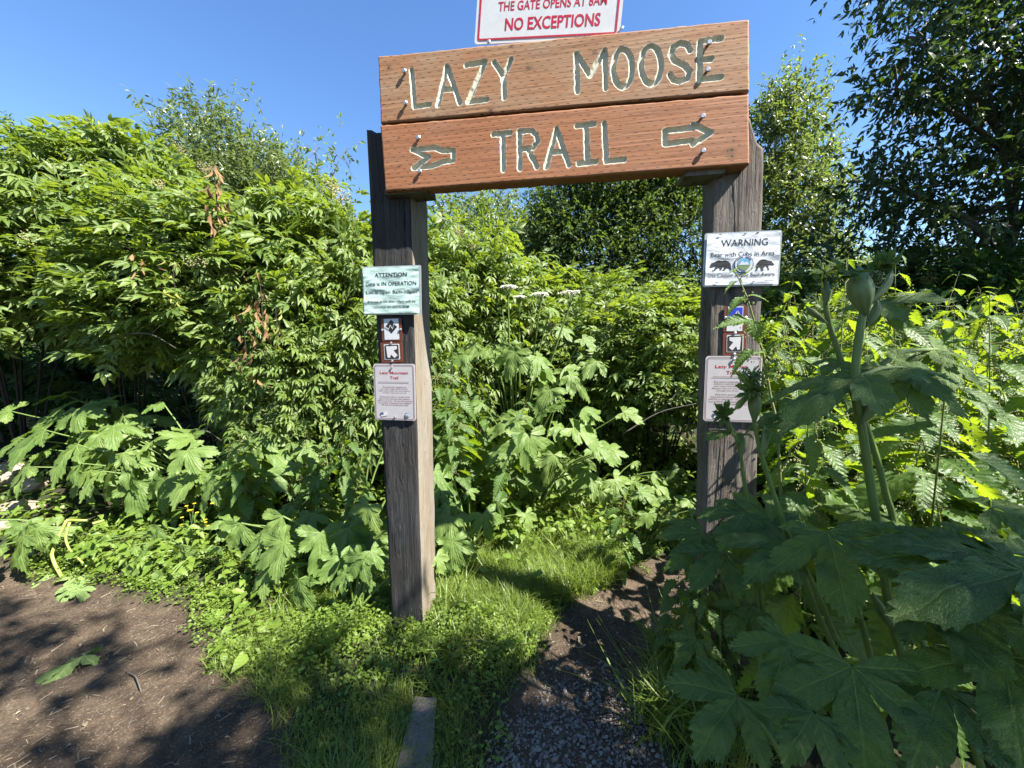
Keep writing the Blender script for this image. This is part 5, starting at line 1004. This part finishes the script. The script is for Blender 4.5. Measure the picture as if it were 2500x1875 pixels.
P = np.stack([x, y, gz(x, y) + .001], -1); D = np.stack([np.cos(az), np.sin(az), .12 * rng.normal(size=n)], -1); g.inst(chip, frames(P, D, nrm(rdir(n) * .2 + [0, 0, 1]), Sx[:, [1, 0, 2]][:, [1, 0, 2]] * [1.6, 1, 1]), rng.random(n) ** 1.3)
x, y = scatter(420, -4, 1.4, .9, 2.6, bare_d)
for a, b in zip(x, y): az = rng.random() * 6.28; L = .015 + .05 * rng.random(); q = np.array([[a, b, 0], [a + math.cos(az) * L * .5, b + math.sin(az) * L * .5, 0], [a + math.cos(az + .3) * L, b + math.sin(az + .3) * L, 0]]); q[:, 2] = gz(q[:, 0], q[:, 1]) + .003; V, F, uv = tube(q, [.0012, .0014, .0008], 4, False); g.add(V, F, uv, rng.random())
x, y = scatter(520, -4, 1.5, .9, 2.9, bare_d); n = len(x)
g.inst(leaf_tpl(.5, 3, .5, .4), frames(np.stack([x, y, gz(x, y) + .006], -1), rdir(n) * [1, 1, .15], nrm(rdir(n) * .4 + [0, 0, 1]), .012 + .028 * rng.random(n) ** 2), rng.random(n))
x, y = scatter(420, -4, 1.5, .9, 2.9, bare_d); n = len(x); g.inst((ico0 * [1, .8, .6], ico0f.ravel(), np.full(20, 3), np.zeros((12, 2))), frames(np.stack([x, y, gz(x, y)], -1), rdir(n) * [1, 1, .2], np.array([[0, 0, 1.0]]), .004 + .012 * rng.random(n) ** 3), .3 * rng.random(n))
tag(g.build('plant_litter', M['litter'], smooth=False), kind='stuff')
def grav_d(x, y): r, l = trail_masks(x, y); return np.clip(r / .08 + .55, 0, 1) * np.clip((1.62 - y) / .28, 0.05, 1) * np.clip((vnoise(np.stack([x, y, x * 0], -1) * 5 + 21) - .25) * 3, .15, 1)
g = Geo(); x, y = scatter(13000, -.3, .95, .85, 1.9, grav_d); n = len(x); s = .0028 + .0062 * rng.random(n) ** 2
for v in range(4):
    k = np.arange(n) % 4 == v; vv = ico * (.75 + .5 * rng.random((12, 1))) * [1, .8, .6]; g.inst((vv, icf.ravel(), np.full(20, 3), np.zeros((12, 2))), frames(np.stack([x[k], y[k], gz(x[k], y[k]) + s[k] * .25], -1), rdir(k.sum()) * [1, 1, .2], np.array([[0, 0, 1.0]]), s[k]), rng.random(k.sum()))
tag(g.build('gravel', M['gravel'], smooth=False), kind='stuff')

# ------------------------------------------------------------------ loose things
pa, pb, pc, pd = [ground(*q, .058) for q in [(1013, 1700), (1066, 1704), (1054, 1895), (962, 1895)]]
uu = np.linspace(0, 1, 40)[:, None]; Lf = pd + (pa - pd) * uu; Rg = pc + (pb - pc) * uu
wob = np.stack([(vnoise(np.stack([uu[:, 0] * 14, uu[:, 0] * 0, uu[:, 0] * 0 + k], -1)) - .5) for k in range(2)], 1)[..., None] * .006
Lf = Lf + wob[:, 0] * [1, 0, 0]; Rg = Rg + wob[:, 1] * [1, 0, 0]; Z = np.array([0, 0, .045]); cuts = np.linspace(0, 1, 7); n = 40
Vt = np.concatenate([Lf + (Rg - Lf) * c + [0, 0, .002 * math.sin(c * 9)] for c in cuts]); Vb = np.concatenate([Lf - Z, Rg - Z]); F = []
for c in range(6):
    for i in range(n - 1): F.append((c * n + i, (c + 1) * n + i, (c + 1) * n + i + 1, c * n + i + 1))
o0 = 7 * n
for i in range(n - 1): F += [(i, i + 1, o0 + i + 1, o0 + i), (6 * n + i + 1, 6 * n + i, o0 + n + i, o0 + n + i + 1)]
F += [(0, o0, o0 + n, 6 * n), (n - 1, 7 * n - 1, o0 + 2 * n - 1, o0 + n - 1)]
g = Geo(); g.add(np.vstack([Vt, Vb]), F); tag(g.build('wooden_plank', M['plank'], smooth=False), 'grey weathered plank lying in the grass in front of the blackened post', 'plank')
def stone(px, py, r, label, sq=.6, seed=0):
    c = ground(px, py); c[2] = gz(c[0], c[1])[0] + r * .2; n = 20; th, ph_ = np.meshgrid(np.linspace(0, math.pi, n), np.linspace(0, 2 * math.pi, 2 * n), indexing='ij'); e = np.stack([np.sin(th) * np.cos(ph_), np.sin(th) * np.sin(ph_), np.cos(th)], -1); V = c + e * (r * (.7 + .55 * vnoise(e * 1.9 + seed)) + r * .12 * (vnoise(e * 6 + seed) - .5))[..., None] * [1.3, .9, sq]
    g = Geo(); g.add(V.reshape(-1, 3), grid_faces(n, 2 * n)); tag(g.build('stone', M['rock']), label, 'stone', 'stones at the left edge')
stone(20, 1240, .17, 'largest pale stone at the left edge under the parsnip leaves', .6, 1); stone(50, 1290, .13, 'flat stone lying below the largest pale one', .45, 4); stone(15, 1320, .1, 'small stone nearest the left-hand path', .6, 8); stone(85, 1255, .1, 'stone half in shade, right of the largest pale one', .7, 12)
# bent cut stalk with a wilting leaf
SZ = lambda x, y, Y: at(x / 4.74, 1150 + y / 4.74, Y)
b0 = ground(150, 1415); o_ = thing('cut_stalk', (b0[0], b0[1], 0), 'bent pale green stalk lying at the edge of the left-hand path', 'stalk')
def smooth_lin(pts, k):
    p = np.asarray(pts, float); q = np.linspace(0, len(p) - 1, (len(p) - 1) * k + 1); return np.stack([np.interp(q, np.arange(len(p)), p[:, i]) for i in range(3)], 1)
def stalk(pts, r0, r1, name='stalk'):
    g = Geo(); P = smooth_path(pts, 6) * .5 + .5 * smooth_lin(pts, 6); V, F, uv = tube(P, np.linspace(r0, r1, len(P)) * .8, 9); g.add(V, F, uv); g.build(name, M['stem_pale'], o_)
stalk([SZ(740, 1265, 2.22), SZ(640, 1090, 2.26), SZ(600, 960, 2.28), SZ(680, 760, 2.32), SZ(770, 570, 2.36)], .012, .010); stalk([SZ(770, 570, 2.36), SZ(900, 572, 2.42), SZ(1010, 572, 2.45)], .011, .009); stalk([SZ(805, 590, 2.36), SZ(760, 780, 2.33), SZ(805, 905, 2.3), SZ(1000, 1105, 2.24)], .009, .006); stalk([SZ(1070, 610, 2.45), SZ(1205, 570, 2.5)], .011, .009)
for (b, e, L, tp) in [((700, 1150), (340, 1330), .22, 0), ((760, 1150), (900, 1030), .15, 1), ((800, 1260), (1100, 1170), .18, 2), ((780, 1330), (1000, 1350), .12, 0), ((800, 1370), (760, 1440), .1, 1), ((880, 1380), (960, 1440), .1, 2)]:
    p = ground(b[0] / 4.74, 1150 + b[1] / 4.74, .03); q = ground(e[0] / 4.74, 1150 + e[1] / 4.74, .015); leaf_child(o_, p, q - p, nrm(np.array([.1 * rng.normal(), -.25, 1])), L, T_LOBED[tp], M['wilted'], .8, name='wilted_leaf')
# fallen leaf on the path, twigs, hanging dead leaves, yellow flowers
p = ground(205, 1600, .03); q = ground(10, 1680, .015); o_ = thing('fallen_leaf', p, 'long wilting leaf lying in the shadow on the left-hand path', 'leaf'); leaf_child(o_, p, q - p, np.array([0, -.2, 1.0]), float(np.linalg.norm(q - p)), T_LOBED[1], M['wilted'], .32, name='blade')
def twig(pts, r, label):
    P = [ground(*q_) for q_ in pts]; P = np.array([[a[0], a[1], float(gz(a[0], a[1])[0]) + r * 1.2 + (.012 if 0 < i < len(P) - 1 else 0)] for i, a in enumerate(P)]); P = smooth_path(P, 4); g = Geo(); V, F, uv = tube(P, np.linspace(r, r * .5, len(P)), 6); g.add(V, F, uv); tag(g.build('twig', M['bark']), label, 'twig', 'twigs on the trails')
twig([(308, 1640), (330, 1655), (340, 1680), (345, 1692)], .004, 'crooked dark twig in the middle of the left-hand path'); twig([(345, 1700), (325, 1745), (312, 1775)], .002, 'thin straight twig below the crooked one'); twig([(1470, 1525), (1485, 1550), (1462, 1566), (1445, 1570)], .0025, 'curled twig on the trail under the gate'); twig([(1530, 1610), (1555, 1585), (1590, 1575)], .0025, 'pale twig on the trail beside the brown post')
def dead(px, py, Y, n, L, label, mat='dead', spread=(.05, .05, .12), sz=.07):
    c = at(px, py, Y); o_ = thing('dead_leaves', c, label, 'leaves', 'withered leaves hanging in the shrubs'); g = Geo(); pts = smooth_path([c + [0, 0, L * .6], c, c - [0, 0, L * .5]], 5); g2 = Geo(); g2.add(*tube(pts, .003, 5, False)); g2.build('stem', M['twig'], o_)
    P = c + rng.normal(size=(n, 3)) * spread; pick_inst(g, [leaf_tpl(.4, 3, .9, .5), leaf_tpl(.3, 3, 1.4, .8)], frames(P, rdir(n) * .4 + [0, 0, -1], rdir(n), sz * (.6 + .7 * rng.random(n)))); g.build('leaf_cluster', M[mat], o_)
dead(528, 480, 2.85, 34, .36, 'long brown withered leaf hanging against the bright elder leaves', spread=(.025, .025, .11)); dead(350, 690, 2.9, 16, .2, 'small brown withered leaves deep in the tall elder'); dead(640, 760, 2.75, 26, .3, 'withered tan leaves hanging near the pale notice', spread=(.05, .05, .12)); dead(600, 850, 2.7, 16, .2, 'brown curled leaves below the withered tan ones'); dead(675, 785, 2.7, 12, .2, 'yellowing leaves hanging left of the pale notice', 'yellow_leaf', (.04, .04, .06)); dead(425, 680, 2.85, 9, .16, 'few pale yellow leaves in the middle of the elder shrubs', 'yellow_leaf', (.03, .03, .08))
c = at(465, 1250, 2.45); o_ = thing('yellow_flower', (c[0], c[1], float(gz(c[0], c[1])[0])), 'small yellow-flowered plant among the parsnip leaves at the left', 'plant'); g = Geo(); g2 = Geo(); g3 = Geo()
for k in range(13):
    e = at(430 + 90 * rng.random(), 1225 + 60 * rng.random(), 2.35 + .15 * rng.random()); b_ = np.array([c[0], c[1], 0.1]) + rng.normal(size=3) * .03; g2.add(*tube(smooth_path([b_, (b_ + e) / 2 + [0, 0, .03], e], 3), .0015, 4, False)); n = 6; a = np.arange(n) / n * 6.28
    g.inst(leaf_tpl(.7, 1, .2, .2), frames(np.repeat(e[None], n, 0), np.stack([np.cos(a), np.sin(a), a * 0 + .3], -1), np.array([[0, -.2, 1.0]]), .012), .5)
g3.inst(T_NETTLE[1], frames(np.array([c + rng.normal(size=3) * [.06, .05, .05] - [0, 0, .08] for _ in range(22)]), rdir(22) * [1, 1, .3], nrm(rdir(22) * .4 + [0, -.3, 1]), .05 + .03 * rng.random(22))); g.build('blossoms', M['yellow_fl'], o_); g2.build('stem', M['stem'], o_); g3.build('leaves', M['herb'], o_)
# bare twigs showing in the dark hollow under the shrubs
for i, (c0, c1, lab) in enumerate([((470, 1060), (540, 1075), 'bare pale branch sticking out under the left elder shrubs'), ((310, 815), (430, 850), 'thin bare branch crossing the dark under the left shrubs'), ((1520, 1060), (1700, 985), 'thin bare branch in the dark hollow beside the brown post')]):
    a, b = at(*c0, 3.0), at(*c1, 2.9); g = Geo(); V, F, uv = tube(smooth_path([a, (a + b) / 2 + [0, 0, .05], b], 5), np.linspace(.007, .002, 11), 6); g.add(V, F, uv)
    m = (a + b) / 2 + [0, 0, .05]; V, F, uv = tube([m, m + (b - a) * .3 + [0, 0, .12]], [.004, .0015], 5); g.add(V, F, uv); tag(g.build('bare_branch', M['bark']), lab, 'branch', 'bare branches in the shrubs')
